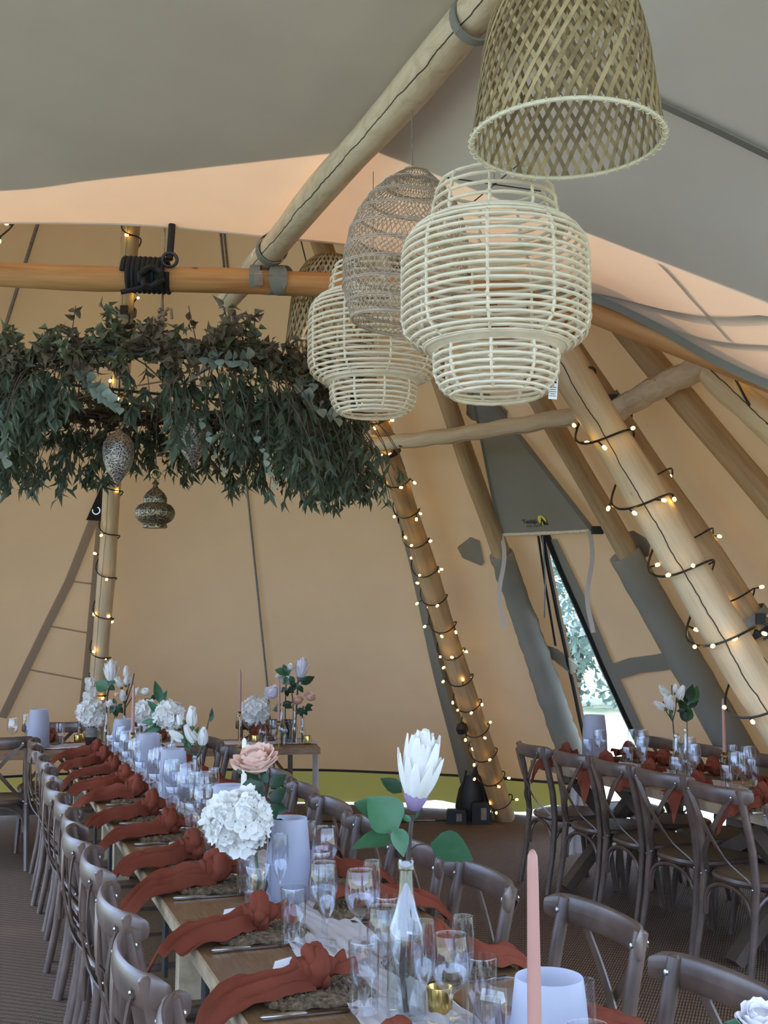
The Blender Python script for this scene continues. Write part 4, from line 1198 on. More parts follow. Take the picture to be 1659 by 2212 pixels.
# ------------------------------------------------------------------ tables
def boards(th_, L, Wd, n, z, tk, mat, rr, gap=.002, along='y'):
    ws = [Wd / n] * n; x = 0
    for i in range(n):
        w_ = ws[i]
        obj('plank', MB().box((x + w_ / 2, L / 2, z - tk / 2 - rr.uniform(0, .0015)), w_ - gap, L, tk).mesh('plank', False), mat, th_); x += w_
def long_table(s0, s1, label):
    L = s1 - s0 - .006; th_ = thing('trestle_table', label, 'table', tab(s0, 0), TROT, None)
    rr = random.Random(int(s0 * 100)); boards(th_, L, .72, 3, .75, .022, M['top'], rr)
    for x in (.009, .711): obj('edge_rail', MB().box((x, L / 2, .713), .018, L, .03).mesh('edge_rail', False), M['edge'], th_)
    obj('edge_strip', MB().box((-.004, L / 2, .739), .008, L, .022).mesh('edge_strip', False), M['edge'], th_)
    for y in (.25, L - .25):
        obj('apron', MB().box((.36, y, .685), .62, .09, .045).mesh('apron', False), M['trestle'], th_)
        for x in (.08, .64):
            obj('leg', MB().box((x, y, .34), .07, .07, .68).mesh('leg', False), M['edge'], th_)
        obj('stretcher', MB().box((.36, y, .18), .56, .05, .07).mesh('stretcher', False), M['trestle'], th_)
        obj('bracket', MB().box((.02, y + (.09 if y < 1 else -.09), .60), .012, .06, .2).mesh('bracket', False), M['iron'], th_)
    for x in (.12, .60): obj('folding_stay', MB().bar((x, .3, .30), (x, .75, .68), .025, .025), M['card'], th_)
    return th_
long_table(-1.5, .88, 'wooden trestle table of the long row under the bottle with the protea')
long_table(.88, 3.19, 'wooden trestle table in the middle of the long row under the hydrangea vase')
long_table(3.19, 5.5, 'wooden trestle table of the long row touching the head table')
def rustic(name, loc, rot, L, Wd, label, mat, brace=True, n=4):
    th_ = thing(name, label, 'table', loc, rot); rr = random.Random(int(L * 97))
    boards(th_, L, Wd, n, .75, .045, mat, rr, .003)
    for y in (.38, L - .38):
        obj('batten', MB().box((Wd / 2, y, .68), Wd * .86, .10, .05).mesh('batten', False), M['darkwood'], th_)
        if brace:
            for sg in (-1, 1): obj('cross_leg', MB().bar((Wd / 2 - sg * Wd * .42, y + sg * .035, .01), (Wd / 2 + sg * Wd * .36, y + sg * .035, .66), .06, .085, (0, 1, 0)), M['darkwood'], th_)
        else:
            for x in (.14, Wd - .14):
                for dx in (-.045, .045): obj('leg', MB().box((x + dx, y, .33), .055, .075, .655).mesh('leg', False), M['planks'], th_)
            obj('foot_rail', MB().box((Wd / 2, y, .05), Wd * .8, .09, .09).mesh('foot_rail', False), M['trestle'], th_)
    obj('stretcher', MB().bar((Wd / 2, .38, .33), (Wd / 2, L - .38, .33), .05, .09), M['darkwood'], th_)
    if brace:
        obj('diagonal_brace', MB().bar((Wd / 2, .45, .64), (Wd / 2, 1.15, .30), .045, .08), M['darkwood'], th_)
        obj('diagonal_brace', MB().bar((Wd / 2, L - .45, .64), (Wd / 2, L - 1.15, .30), .045, .08), M['darkwood'], th_)
    return th_
rustic('plank_table', tab(1.80, 2.81), TROT, 2.43, .75, 'weathered plank table with crossed legs beside the door gap', M['planks'])
hrot = math.atan2(HD.y, HD.x) - PI / 2
ht = rustic('head_table', head(-1.0, 0), hrot, 3.2, .75, 'long brown head table standing across the end of the long row', M['top'], False, 3)
# shift so that local x points away from the hall
ht.rotation_euler = (0, 0, hrot); ht.location = head(-1.02, .75)

# ------------------------------------------------------------------ runners
def runner(name, fr, a0, a1, b0, b1, label, seed, ends=(0, 0)):
    rr = random.Random(seed); ph = [rr.random() * 6 for _ in range(6)]
    o = fr(a0, b0, .752); th_ = tag(bpy.data.objects.new(name, None), label, 'table runner')
    mb = MB()
    def fn_(u, v_):
        a = lerp(a0 - ends[0], a1 + ends[1], u); bb = lerp(b0, b1, v_) + .012 * sin(a * 9 + ph[0] + 2 * v_) + .02 * sin(a * 2.3 + ph[1])
        z = .7535 + .0042 * (1 + sin(v_ * 46 + 3.5 * sin(a * 3.1 + ph[2]) + a * 16)) * (.4 + .6 * abs(sin(a * 2.3 + v_ * 2 + ph[4]))) + .0025 * (1 + sin(a * 41 + v_ * 9 + ph[3]))
        if a > a1: z -= (a - a1) * 1.0; q = fr(a1 + .012 + .01 * sin(v_ * 19), bb * .85 + (b0 + b1) / 2 * .15 + 0.01 * sin((a - a1) * 6), z); return q - o
        if a < a0: z -= (a0 - a); q = fr(a0 - .012 - .01 * sin(v_ * 19), bb, z); return q - o
        return fr(a, bb, z) - o
    o2 = obj(name, mb.grid(fn_, int((a1 - a0) * 60), 64, .0), M['linen'], loc=o); bpy.data.objects.remove(th_)
    tag(o2, label, 'table runner'); return o2
runner('gauze_runner', tab, -1.4, 5.45, .245, .475, 'white gauze runner lying crumpled along the middle of the long table', 1)
runner('gauze_runner', tab, 1.84, 4.22, 3.06, 3.30, 'white gauze runner on the plank table hanging over the end by the door gap', 2, (0, .62))
runner('gauze_runner', lambda a, b, z: head(a, b, z), -.95, 2.18, .22, .52, 'white gauze runner along the head table falling over its free end', 3, (0, .60))

OCC = []                                   # footprints already taken on the tables
def shell(outer, th_, base=0.006):
    """outer profile from foot upwards -> closed double wall profile"""
    inn = [(max(0, r - th_), z) for r, z in reversed(outer) if z > outer[0][1] + base]
    return [(0, outer[0][1])] + outer + inn + [(0, outer[0][1] + base)]
# ------------------------------------------------------------------ vases, candles, votives
fro = MB().lathe([(0, 0), (.070, 0), (.0745, .006), (.0760, .06), (.0735, .15), (.0670, .23), (.0625, .268), (.0612, .270), (.0600, .268), (.0645, .23), (.071, .15), (.0735, .06), (.071, .012), (0, .011)], 36).mesh('hurricane_vase'); fro.materials.append(M['frost'])
tea = MB().lathe([(0, 0), (.019, 0), (.0195, .014), (.017, .0145), (.016, .012), (0, .012)], 14).mesh('tealight'); tea.materials.append(M['candle_w'])
def hurricane(p, label, sc=1.0):
    OCC.append((p.x, p.y, .077 * sc)); t = thing('hurricane_vase', label, 'vase', p); obj('frosted_body', fro, None, t, scale=sc)
    obj('glass_base_ring', MB().tube([V((.0765 * sc * cos(k * PI / 16), .0765 * sc * sin(k * PI / 16), .075 * sc)) for k in range(32)], .0012, 4, closed=True), M['glass'], t)
    return t
ZT = .757
hurricane(tab(-.77, .36, ZT), 'tall frosted glass vase nearest the pink taper candle on the long table', .93)
hurricane(tab(.985, .36, ZT), 'tall frosted glass vase right behind the big hydrangea', .93)
hurricane(tab(1.79, .34, ZT), 'tall frosted glass vase between the hydrangea and the magnolia bottle', .93)
hurricane(tab(3.17, .35, ZT), 'tall frosted glass vase below the second hydrangea', .93)
hurricane(tab(4.04, .35, ZT), 'tall frosted glass vase next to the thin pink candle', .93)
hurricane(tab(5.15, .34, ZT), 'tall frosted glass vase at the head table end of the long row', .93)
hurricane(tab(4.05, 3.18, ZT), 'tall frosted glass vase on the plank table in front of the door gap', 1.05)
hurricane(head(.22, .25, ZT), 'tall frosted glass vase on the head table in front of a chair', 1.0)
def holder(p, label, h=.24, style=0):
    OCC.append((p.x, p.y, .04)); t = thing('candle_holder', label, 'candle holder', p)
    obj('base', MB().lathe([(0, 0), (.038, 0), (.039, .003), (.02, .007), (.006, .012), (0, .012)], 20), M['brass'], t)
    obj('stem', MB().tube([(0, 0, .01), (0, 0, h - .025)], .0035, 8), M['brass'], t)
    obj('cup', MB().lathe([(0, h - .03), (.006, h - .028), (.008, h - .02), (.014, h - .017), (.014, h - .012), (.009, h - .010), (.0125, h - .006), (.0135, h + .008), (.0115, h + .008), (.011, h - .002), (0, h - .002)], 16), M['brass'], t)
    return t
def taper(p, label, mat='candle', h=.29):
    t = thing('taper_candle', label, 'candle', p)
    obj('wax', MB().lathe([(0, 0), (.0108, 0), (.0105, h * .3), (.0085, h * .9), (.0075, h * .965), (.004, h * .99), (0, h)], 14), M[mat], t)
    obj('wick', MB().tube([(0, 0, h - .004), (.0005, 0, h + .006), (.001, 0, h + .009)], .0009, 5), M['black'], t)
def candlestick(p, where, mat='candle', hh=.24, ch=.29):
    holder(p, 'slender brass candlestick ' + where, hh); taper(p + V((0, 0, hh - .002)), ('dusty pink' if mat == 'candle' else 'ivory') + ' taper candle standing ' + where, mat, ch)
cp = aty(1150, 1830, 1.78); candlestick(V((cp.x, cp.y, ZT)), 'beside the large frosted vase', 'candle', cp.z - ZT - .30, .30)
def cs_px(px, top, Y, where, mat='candle', ch=.29):
    q = aty(px, top, Y); candlestick(V((q.x, q.y, ZT)), where, mat, q.z - ZT - ch, ch)
cs_px(289, 1478, 7.0, 'among the flowers at the far end of the long row')
cs_px(528, 1592, 4.1, 'behind the peach peony', 'candle_w', .26)
cs_px(519, 1447, 8.35, 'on the head table in front of a dark chair rail', 'candle', .30)
cs_px(603, 1468, 8.15, 'on the head table before the white rose')
cs_px(1562, 1507, 6.18, 'in the middle of the plank table')
cs_px(1666, 1545, 5.82, 'on the plank table nearest the open side')
vot = MB().lathe(shell([(.022, 0), (.026, .004), (.030, .055), (.0295, .056)], .0025, .006), 18).mesh('votive'); vot.materials.append(M['brass'])
def votive(p, label):
    OCC.append((p.x, p.y, .031)); t = thing('votive_holder', label, 'candle holder', p); obj('cup', vot, None, t); obj('tealight', tea, None, t, loc=(0, 0, .008))
votive(tab(-.15, .41, ZT), 'gold votive cup behind the protea bottle'); votive(tab(1.15, .30, ZT), 'gold votive cup beside the hydrangea vase')
votive(tab(2.35, .33, ZT), 'gold votive cup near the magnolia bottle')
for px, py, lb in ((168, 1606, 'gold votive cup left of the brown bottle on the head table'), (178, 1603, 'gold votive cup touching the brown bottle side on the head table'), (551, 1607, 'gold votive cup below the hydrangea on the head table'), (664, 1608, 'gold votive cup at the free end of the head table')):
    q = atz(px, py, .75); votive(V((q.x, q.y, ZT)), lb)

# ------------------------------------------------------------------ bottles and flowers
def bottle(p, h, r, label, mat='bottle', neck=.35, cat='bottle', nr=.014, water=.0):
    OCC.append((p.x, p.y, r + .001)); t = thing('glass_bottle', label, cat, p); hb = h * (1 - neck)
    out = [(r * .9, 0), (r, .006), (r, hb * .7), (r * .93, hb * .86), (r * .6, hb * 1.02), (nr * 1.15, hb * 1.2), (nr, h * .93), (nr * 1.25, h * .935), (nr * 1.25, h * .985), (nr * 1.1, h)]
    obj('body', MB().lathe(shell(out, .0022, .008), 24), M[mat], t)
    if water: obj('water', MB().lathe([(0, .01), (r * .94, .011), (r * .955, water * h), (0, water * h)], 20), M['water'], t)
    return t
def cylinder(p, h, r, label, mat='glass', water=.4):
    OCC.append((p.x, p.y, r)); t = thing('glass_cylinder', label, 'vase', p)
    obj('body', MB().lathe(shell([(r * .96, 0), (r, .004), (r, h), (r * .985, h + .001)], .0025, .01), 24), M[mat], t)
    return t
def petal(name, L, W, cup, curl, n=6, m=4, pw=.75, notch=0.0):
    def fn_(u, v_):
        k = 2 * v_ - 1; pr = sin(PI * (.06 + .90 * u ** pw)) ** .7; x = k * W / 2 * pr
        return V((x, L * u * (1 - notch * abs(k) ** 3 * u), cup * W * k * k * pr + curl * L * u * u))
    return MB().grid(fn_, n, m).mesh(name)
PT = dict(cup=petal('petal', .05, .05, .22, .35), long=petal('petal', .11, .030, .30, .34, 8, 4, .8), bract=petal('bract', .05, .032, .3, .45), mag=petal('petal', .062, .034, .32, .28, 7, 4, .7), ruff=petal('petal', .034, .034, .15, .25))
def flo():
    mb = MB()
    for a in range(4):
        c, s_ = cos(a * PI / 2), sin(a * PI / 2)
        def fn_(u, v_):
            k = 2 * v_ - 1; pr = sin(PI * (.1 + .8 * u)) ** .5; x = k * .0125 * pr; y = .002 + .0205 * u; z = .0045 * k * k + .005 * u * u
            return V((c * x - s_ * y, s_ * x + c * y, z))
        mb.grid(fn_, 3, 3)
    return mb.mesh('floret')
FLO = flo()
MESHV = {}
def mv(key, me, mat):
    k = (key, mat)
    if k not in MESHV: MESHV[k] = me.copy(); MESHV[k].materials.clear(); MESHV[k].materials.append(M[mat])
    return MESHV[k]
fr_ = random.Random(21)
def pet(par, key, mat, base, axis, th_, phi, sc, name=None):
    axis = V(axis).normalized(); e1 = axis.orthogonal().normalized(); e2 = axis.cross(e1); rad = e1 * cos(phi) + e2 * sin(phi)
    d = axis * cos(th_) + rad * sin(th_); n_ = axis * sin(th_) - rad * cos(th_); x = d.cross(n_)
    return obj(name or ('bract' if key == 'bract' else 'petal'), mv(key, PT[key], mat), None, par, M=TM(base, Matrix((x, d, n_)).transposed(), sc))
def hydrangea(par, c, r, n=80, mat='petal_w', sq=.92):
    core_ = obj('flower_core', MB().lathe([(0, -.7 * r), (.5 * r, -.5 * r), (.72 * r, 0), (.5 * r, .5 * r), (0, .7 * r)], 12, Matrix.Translation(c)), M['petal_w'], par)
    for k in range(n):
        z = 1 - 2 * (k + .5) / n; a = k * 2.39996; q = math.sqrt(1 - z * z); d = V((q * cos(a), q * sin(a), z))
        rr = r * fr_.uniform(.84, 1.0); d2 = (d + V((fr_.gauss(0, .32), fr_.gauss(0, .32), fr_.gauss(0, .32)))).normalized()
        p = c + V((d.x, d.y, d.z * sq)) * rr
        obj('floret', mv('flo', FLO, mat), None, par, M=TM(p, basis(d2.orthogonal(), d2) @ Matrix.Rotation(fr_.random() * 6, 3, 'Z'), fr_.uniform(.8, 1.2) * (r / .094) ** .35 * (80 / n) ** .4 * 1.42))
def peony(par, c, axis, r, mat, n=34):
    s_ = r / .05
    for k in range(n):
        u = k / n; th_ = lerp(.12, 1.45, u ** .8); key = 'ruff' if u < .3 else 'cup'
        pet(par, key, mat, V(c) - V(axis).normalized() * .02 * s_ + V(axis).normalized() * .0, axis, th_, k * 2.4 + fr_.uniform(-.2, .2), s_ * fr_.uniform(.9, 1.12))
    obj('flower_core', MB().lathe([(0, -.5 * r), (.45 * r, -.35 * r), (.6 * r, 0), (.4 * r, .4 * r), (0, .55 * r)], 10, Matrix.Translation(c)), M[mat], par)
def protea(par, base, axis, L, mat='petal_w', n=15):
    s_ = L / .115; axis = V(axis).normalized(); base = V(base)
    for lay, (cnt, th_, up, sc) in enumerate(((9, .17, .012, .98), (13, .34, .008, 1.03), (15, .50, .003, 1.0), (11, .68, .0, .80))):
        for k in range(cnt):
            e1 = axis.orthogonal().normalized(); e2 = axis.cross(e1); a = 2 * PI * (k + .5 * (lay % 2)) / cnt + fr_.uniform(-.1, .1)
            b = base + axis * up * s_ + (e1 * cos(a) + e2 * sin(a)) * .010 * s_
            pet(par, 'long', mat, b, axis, th_ + fr_.uniform(-.05, .05), a, s_ * sc * fr_.uniform(.92, 1.06))
    for k in range(9):
        a = 2 * PI * k / 9; pet(par, 'bract', 'petal_m', base - axis * .006 * s_, axis, .95, a, s_ * .78)
    obj('receptacle', MB().lathe([(0, -.016 * s_), (.012 * s_, -.01 * s_), (.022 * s_, .012 * s_), (.016 * s_, .06 * s_), (0, .08 * s_)], 12, TM(base, basis((1, 0, 0), axis))), M['petal_m'], par)
def magnolia(par, base, axis, L, th_=.32, n=6):
    for k in range(n): pet(par, 'mag', 'petal_w', base, axis, th_ + .18 * (k % 2) + fr_.uniform(-.05, .08), k * 2 * PI / n, L / .062 * fr_.uniform(.9, 1.05))
    obj('sepal', MB().lathe([(0, -.012), (.006, -.01), (.009, .002), (.004, .014), (0, .016)], 8, TM(base, basis((1, 0, 0), axis), L / .062)), M['stem'], par)
def stem(par, pts_, r, mat='stem', name='stem'):
    return obj(name, MB().tube(pts_, r, 6), M[mat], par)
LLEN = dict(willow=.10, round=.05, dried=.045, broad=.11, rose=.07, big=.10)
def leaf(par, b, t, key, mat, face=(0, -1, .5), wsc=1.0, name='leaf'):
    b, t = V(b), V(t); d = t - b; L = d.length; d.normalize(); f = V(face); f = (f - d * f.dot(d)).normalized()
    return obj(name, mv(key, LM[key], mat), None, par, M=TM(b, Matrix((d.cross(f), d, f)).transposed(), (L / LLEN[key] * wsc, L / LLEN[key], L / LLEN[key])))
class Fl:
    """one cut flower: helper that turns photo pixels at depth Y into local points"""
    def __init__(s, name, label, base, Y, cat='flower', group=None):
        s.o = thing(name, label, cat, base, 0, group); s.b = V(base); s.Y = Y
    def p(s, x, y, dy=0): return aty(x, y, s.Y + dy) - s.b
    def leaf(s, b, t, key='rose', mat='leafd', dy=0, dy2=0, face=(0, -1, .5), wsc=1.0): return leaf(s.o, s.p(*b, dy), s.p(*t, dy + dy2), key, mat, face, wsc)
    def stem(s, pix, r=.004, mat='stem', name='stem'): return stem(s.o, [V((0, 0, .01))] + [s.p(*q) for q in pix], r, mat, name)

# --- protea bottle in front
B = atz(878, 2196, .757); bottle(B, .335, .043, 'clear wine bottle holding the single white protea', 'bottle', .34, 'bottle', .0145, .30)
f = Fl('white_protea', 'large white protea with purple base rising from the clear bottle', B, B.y)
f.stem([(868, 2100), (876, 1960), (882, 1850), (890, 1760)], [.006, .006, .0055, .005, .005], 'brownstem')
protea(f.o, f.p(896, 1735), f.p(914, 1610) - f.p(896, 1735) + V((0, -.02, 0)), .145)
f.leaf((860, 1790), (800, 1722), 'big', 'leaf', -.02, -.01, (.2, -1, .3), 1.15); f.leaf((845, 1765), (768, 1728), 'big', 'leaf', .01, .0, (.2, -1, .5), .8)
f.leaf((852, 1818), (764, 1815), 'big', 'leaf', -.02, -.03, (0, -.5, 1), .8); f.leaf((851, 1788), (878, 1846), 'big', 'leaf', -.05, -.02, (.6, -1, .1), .85)
f.leaf((931, 1822), (1020, 1843), 'big', 'leaf', -.01, -.03, (0, -.8, .8), 1.0); f.leaf((868, 1712), (826, 1678), 'rose', 'leafd', .05, .0, (0, -1, .6), 1.1)
f.leaf((888, 1775), (868, 1758), 'rose', 'leaf', -.02, .0, (0, -1, .4), .9); f.leaf((893, 1770), (918, 1735), 'rose', 'leafd', .01, .01, (.5, -1, .1), .5)
stem(f.o, [f.p(884, 1840), f.p(900, 1825), f.p(935, 1822)], .0018, 'brownstem', 'twig'); stem(f.o, [f.p(884, 1830), f.p(862, 1800), f.p(850, 1780)], .0018, 'stem', 'twig')
stem(f.o, [f.p(884, 1825), f.p(850, 1819)], .0015, 'stem', 'twig'); stem(f.o, [f.p(890, 1772), f.p(940, 1772)], .0016, 'brownstem', 'twig')
# --- hydrangea and peony
B = atz(557, 1957, .757); cylinder(B, .12, .040, 'clear glass cylinder holding the big hydrangea and the peony')
f = Fl('white_hydrangea', 'biggest cream white hydrangea head above the glass cylinder', B + V((-.01, -.012, .004)), B.y)
f.stem([(560, 1900), (548, 1820), (535, 1790)], .0045); hydrangea(f.o, f.p(515, 1772, -.05), .092, 84)
f.leaf((560, 1815), (548, 1832), 'rose', 'leafd')
f = Fl('peach_peony', 'peach peony with dark leaves behind the big hydrangea', B + V((.012, .012, .004)), B.y + .05)
f.stem([(578, 1900), (585, 1800), (570, 1700), (558, 1670)], .005, 'brownstem'); peony(f.o, f.p(553, 1646), (-.12, -.35, 1), .078, 'petal_p', 46)
for b, t in (((582, 1700), (615, 1672)), ((580, 1715), (612, 1720)), ((578, 1740), (622, 1752)), ((585, 1770), (625, 1810)), ((575, 1720), (548, 1715)), ((580, 1690), (560, 1668)), ((584, 1755), (560, 1745)), ((585, 1735), (615, 1700)), ((590, 1690), (617, 1690)), ((575, 1695), (518, 1697)), ((586, 1790), (602, 1832)), ((578, 1680), (530, 1660)), ((580, 1730), (600, 1770))):
    f.leaf(b, t, 'rose', 'leafd', fr_.uniform(-.05, .03), 0, (fr_.uniform(-.4, .4), -1, fr_.uniform(0, .8)), 1.15)
pet(f.o, 'cup', 'petal_p', f.p(520, 1662), (-.6, 0, .7), .2, 0, .8); f.leaf((523, 1672), (512, 1660), 'rose', 'stem')
# --- magnolia bottles
B = atz(420, 1732, .757); bottle(B, .225, .040, 'clear bottle with a magnolia branch on the long table', 'bottle', .45, 'bottle', .012, .25)
f = Fl('magnolia_branch', 'white magnolia branch in the clear bottle on the long table', B, B.y)
f.stem([(422, 1700), (424, 1640), (420, 1610)], .004, 'brownstem')
for pth in ([(424, 1640), (408, 1600), (390, 1570)], [(424, 1640), (428, 1600), (412, 1575)], [(424, 1640), (440, 1610), (450, 1560), (457, 1535)], [(424, 1640), (400, 1620), (396, 1590)], [(424, 1640), (436, 1625)]):
    stem(f.o, [f.p(*q) for q in pth], .0028, 'brownstem', 'twig')
for (b, ax, L) in (((414, 1572), (.0, -.1, 1), .10), ((436, 1612), (.15, -.3, 1), .09), ((424, 1605), (-.5, -.2, .8), .10), ((396, 1600), (-.7, -.2, .5), .08), ((390, 1568), (-.2, 0, 1), .055)):
    magnolia(f.o, f.p(*b), ax, L, .24)
for b, t in (((405, 1600), (385, 1580)), ((410, 1620), (395, 1590)), ((425, 1640), (412, 1615)), ((455, 1560), (459, 1530)), ((392, 1590), (378, 1575)), ((418, 1590), (430, 1570))): f.leaf(b, t, 'rose', 'leaf', 0, 0, (.3, -1, .3), .6)
# --- second hydrangea group
B = atz(372, 1652, .757); bottle(B, .22, .036, 'clear slim bottle under the second hydrangea', 'bottle', .5, 'bottle', .012)
f = Fl('white_hydrangea', 'blush white hydrangea leaning over the row of frosted vases', B, B.y)
f.stem([(372, 1610), (368, 1580)], .004); hydrangea(f.o, f.p(366, 1545), .088, 80)
for b, t in (((345, 1540), (318, 1512)), ((340, 1560), (305, 1558)), ((345, 1575), (303, 1585)), ((348, 1520), (335, 1470)), ((345, 1525), (360, 1492)), ((338, 1535), (322, 1540)), ((350, 1550), (330, 1590))): f.leaf(b, t, 'broad', 'leaf', -.03, 0, (.2, -1, .2), .7)
B = atz(322, 1640, .757); bottle(B, .22, .034, 'clear slim bottle behind the second hydrangea', 'bottle', .5, 'bottle', .012)
f = Fl('white_hydrangea', 'small white hydrangea half hidden behind the green leaves', B, B.y)
f.stem([(320, 1600), (318, 1565)], .004); hydrangea(f.o, f.p(316, 1540), .075, 60)
f = Fl('white_peony', 'round white peony above the green leaves', B + V((.01, .02, .0)), B.y + .1)
f.stem([(326, 1580), (318, 1510)], .003); peony(f.o, f.p(314, 1496), (0, -.3, 1), .042, 'petal_w', 26)
for b, t in (((325, 1515), (312, 1508)), ((325, 1510), (345, 1500))): f.leaf(b, t, 'rose', 'leafd', 0, 0, (0, -1, .5), 1)
# --- far end cluster on the left
q0 = atz(197, 1612, .757)
def vase_at(px, py, h, r, label, mat='bottle', neck=.4):
    b = atz(px, py, .757); return b, bottle(b, h, r, label, mat, neck, 'bottle', .012)
B, t_ = vase_at(196, 1610, .24, .04, 'brown wine bottle with a pale label on the head table', 'brownglass', .3)
obj('label', MB().lathe([(.0405, .06), (.0408, .062), (.0408, .125), (.0405, .127)], 24), M['seam'], t_)
f = Fl('white_hydrangea', 'white hydrangea standing in the brown wine bottle', B, B.y); f.stem([(196, 1580), (197, 1560)], .004); hydrangea(f.o, f.p(198, 1541), .098, 70)
B, _ = vase_at(211, 1607, .24, .025, 'clear bottle behind the brown bottle')
f = Fl('white_delphinium', 'spire of small white blossoms beside the protea', B, B.y + .1); f.stem([(205, 1560), (196, 1500), (194, 1460)], .003)
for k in range(34): 
    y = lerp(1468, 1512, fr_.random()); pc = f.p(195 + fr_.uniform(-11, 11) * (.5 + (y - 1468) / 60), y, fr_.uniform(-.05, .03)); dd = V((fr_.uniform(-.8, .8), -1, fr_.uniform(-.5, .7))).normalized()
    obj('floret', mv('flo', FLO, 'petal_w'), None, f.o, M=TM(pc, basis(dd.orthogonal(), dd), 1.1))
for y in (1455, 1460, 1466): obj('bud', MB().lathe([(0, -.008), (.006, 0), (0, .009)], 6, Matrix.Translation(f.p(195 + (y % 5) - 2, y))), M['leafd'], f.o)
B, _ = vase_at(229, 1612, .24, .026, 'clear bottle holding the upright far protea')
f = Fl('white_protea', 'white protea standing in front of the straight pale pole', B, B.y); f.stem([(230, 1540), (232, 1500), (238, 1480)], .006, 'brownstem')
protea(f.o, f.p(240, 1476), (0, -.15, 1), .15); f.leaf((233, 1490), (205, 1472), 'big', 'leaf', -.04, 0, (0, -1, .2), 1); f.leaf((236, 1482), (248, 1490), 'big', 'leafd', -.05, 0, (0, -1, .2), 1); f.leaf((233, 1480), (248, 1472), 'big', 'leaf', -.04, 0, (.2, -1, .2), .9)
B, _ = vase_at(268, 1612, .22, .034, 'clear bottle with the tall magnolia branch at the far end')
f = Fl('magnolia_branch', 'tall magnolia branch with dark stem at the far end of the long row', B, B.y); f.stem([(268, 1580), (270, 1520), (275, 1490)], .007, 'brownstem')
for pth in ([(270, 1525), (285, 1480), (290, 1455)], [(271, 1520), (262, 1480)], [(272, 1510), (280, 1470)], [(270, 1530), (290, 1500)]): stem(f.o, [f.p(*q) for q in pth], .004, 'brownstem', 'twig')
for b, ax, L in (((273, 1465), (0, -.2, 1), .085), ((262, 1486), (-.4, -.3, 1), .085), ((272, 1480), (.2, -.5, .8), .08), ((268, 1515), (0, -.6, .7), .09), ((288, 1505), (.5, -.4, .8), .08), ((279, 1478), (.2, -.3, 1), .05)): magnolia(f.o, f.p(*b), ax, L, .3)
B, _ = vase_at(246, 1615, .18, .034, 'clear bottle with dark rose leaves at the far end')
f = Fl('peach_rose', 'small peach rosebud over dark leaves at the far end of the long row', B, B.y - .05); f.stem([(246, 1560), (252, 1515)], .003); peony(f.o, f.p(252, 1501), (0, -.3, 1), .03, 'petal_p', 18); peony(f.o, f.p(238, 1522, .1), (0, -.3, 1), .05, 'petal_w', 22)
for b, t in (((250, 1525), (234, 1540)), ((252, 1525), (266, 1540)), ((250, 1520), (244, 1508)), ((250, 1530), (250, 1550)), ((254, 1528), (264, 1520)), ((246, 1530), (236, 1525))): f.leaf(b, t, 'rose', 'leafd', -.05, 0, (fr_.uniform(-.3, .3), -1, .3), 1.2)
# --- cluster on the right of the head table
B, _ = vase_at(567, 1607, .20, .036, 'clear bottle under the head table hydrangea')
f = Fl('white_hydrangea', 'white hydrangea beside the brass candlesticks on the head table', B, B.y); f.stem([(570, 1570), (560, 1560)], .004, 'brownstem'); hydrangea(f.o, f.p(552, 1535), .098, 70)
B, _ = vase_at(608, 1610, .26, .036, 'clear tall bottle in the middle of the head table flowers')
f = Fl('white_rose', 'large lilac white rose on the head table', B, B.y); f.stem([(612, 1560), (600, 1515)], .005, 'brownstem'); peony(f.o, f.p(590, 1497), (-.35, -.7, .6), .075, 'petal_l', 36)
for b, t in (((610, 1525), (630, 1515)), ((606, 1530), (588, 1533)), ((612, 1520), (632, 1528)), ((608, 1520), (595, 1528))): f.leaf(b, t, 'rose', 'leafd', -.03, 0, (0, -1, .4), 1.2)
B, _ = vase_at(618, 1604, .16, .04, 'smoked glass tumbler vase behind the candlestick', 'smoke', .2)
f = Fl('lilac_dahlia', 'ruffled pale lilac dahlia above the white rose', B + V((0, .02, 0)), B.y + .02); f.stem([(616, 1540), (618, 1480)], .004, 'brownstem'); peony(f.o, f.p(618, 1472), (.1, -.5, .8), .055, 'petal_l', 40); peony(f.o, f.p(601, 1462, .1), (-.3, -.3, 1), .035, 'petal_w', 20)
for b, t in (((618, 1485), (606, 1495)), ((620, 1488), (636, 1495)), ((618, 1490), (622, 1505)), ((622, 1490), (640, 1485))): f.leaf(b, t, 'rose', 'leafd', -.02, 0, (0, -1, .4), 1.2)
B, _ = vase_at(636, 1607, .24, .024, 'clear bottle with the tallest head table flowers')
f = Fl('white_protea', 'streaked white protea at the top of the head table flowers', B, B.y + .05); f.stem([(640, 1540), (644, 1470)], .006, 'brownstem'); protea(f.o, f.p(648, 1468), (.15, -.15, 1), .145, 'petal_l')
for b, t in (((645, 1475), (630, 1490)), ((648, 1472), (665, 1465)), ((650, 1478), (678, 1460)), ((645, 1480), (655, 1496)), ((640, 1482), (625, 1476))): f.leaf(b, t, 'rose', 'leafd', -.05, 0, (0, -1, .3), 1.0)
f = Fl('white_peony', 'half open white peony with green leaves at the top of the head table flowers', B + V((-.01, .02, 0)), B.y); f.stem([(634, 1540), (628, 1460)], .004, 'brownstem'); peony(f.o, f.p(627, 1443), (-.1, -.4, 1), .045, 'petal_w', 26)
for b, t in (((622, 1455), (594, 1444)), ((620, 1458), (606, 1464)), ((624, 1460), (612, 1435)), ((626, 1460), (636, 1480)), ((622, 1462), (612, 1478))): f.leaf(b, t, 'rose', 'leaf', -.03, 0, (0, -1, .4), 1.1)
B, _ = vase_at(653, 1607, .19, .024, 'clear bottle at the free end of the head table flowers')
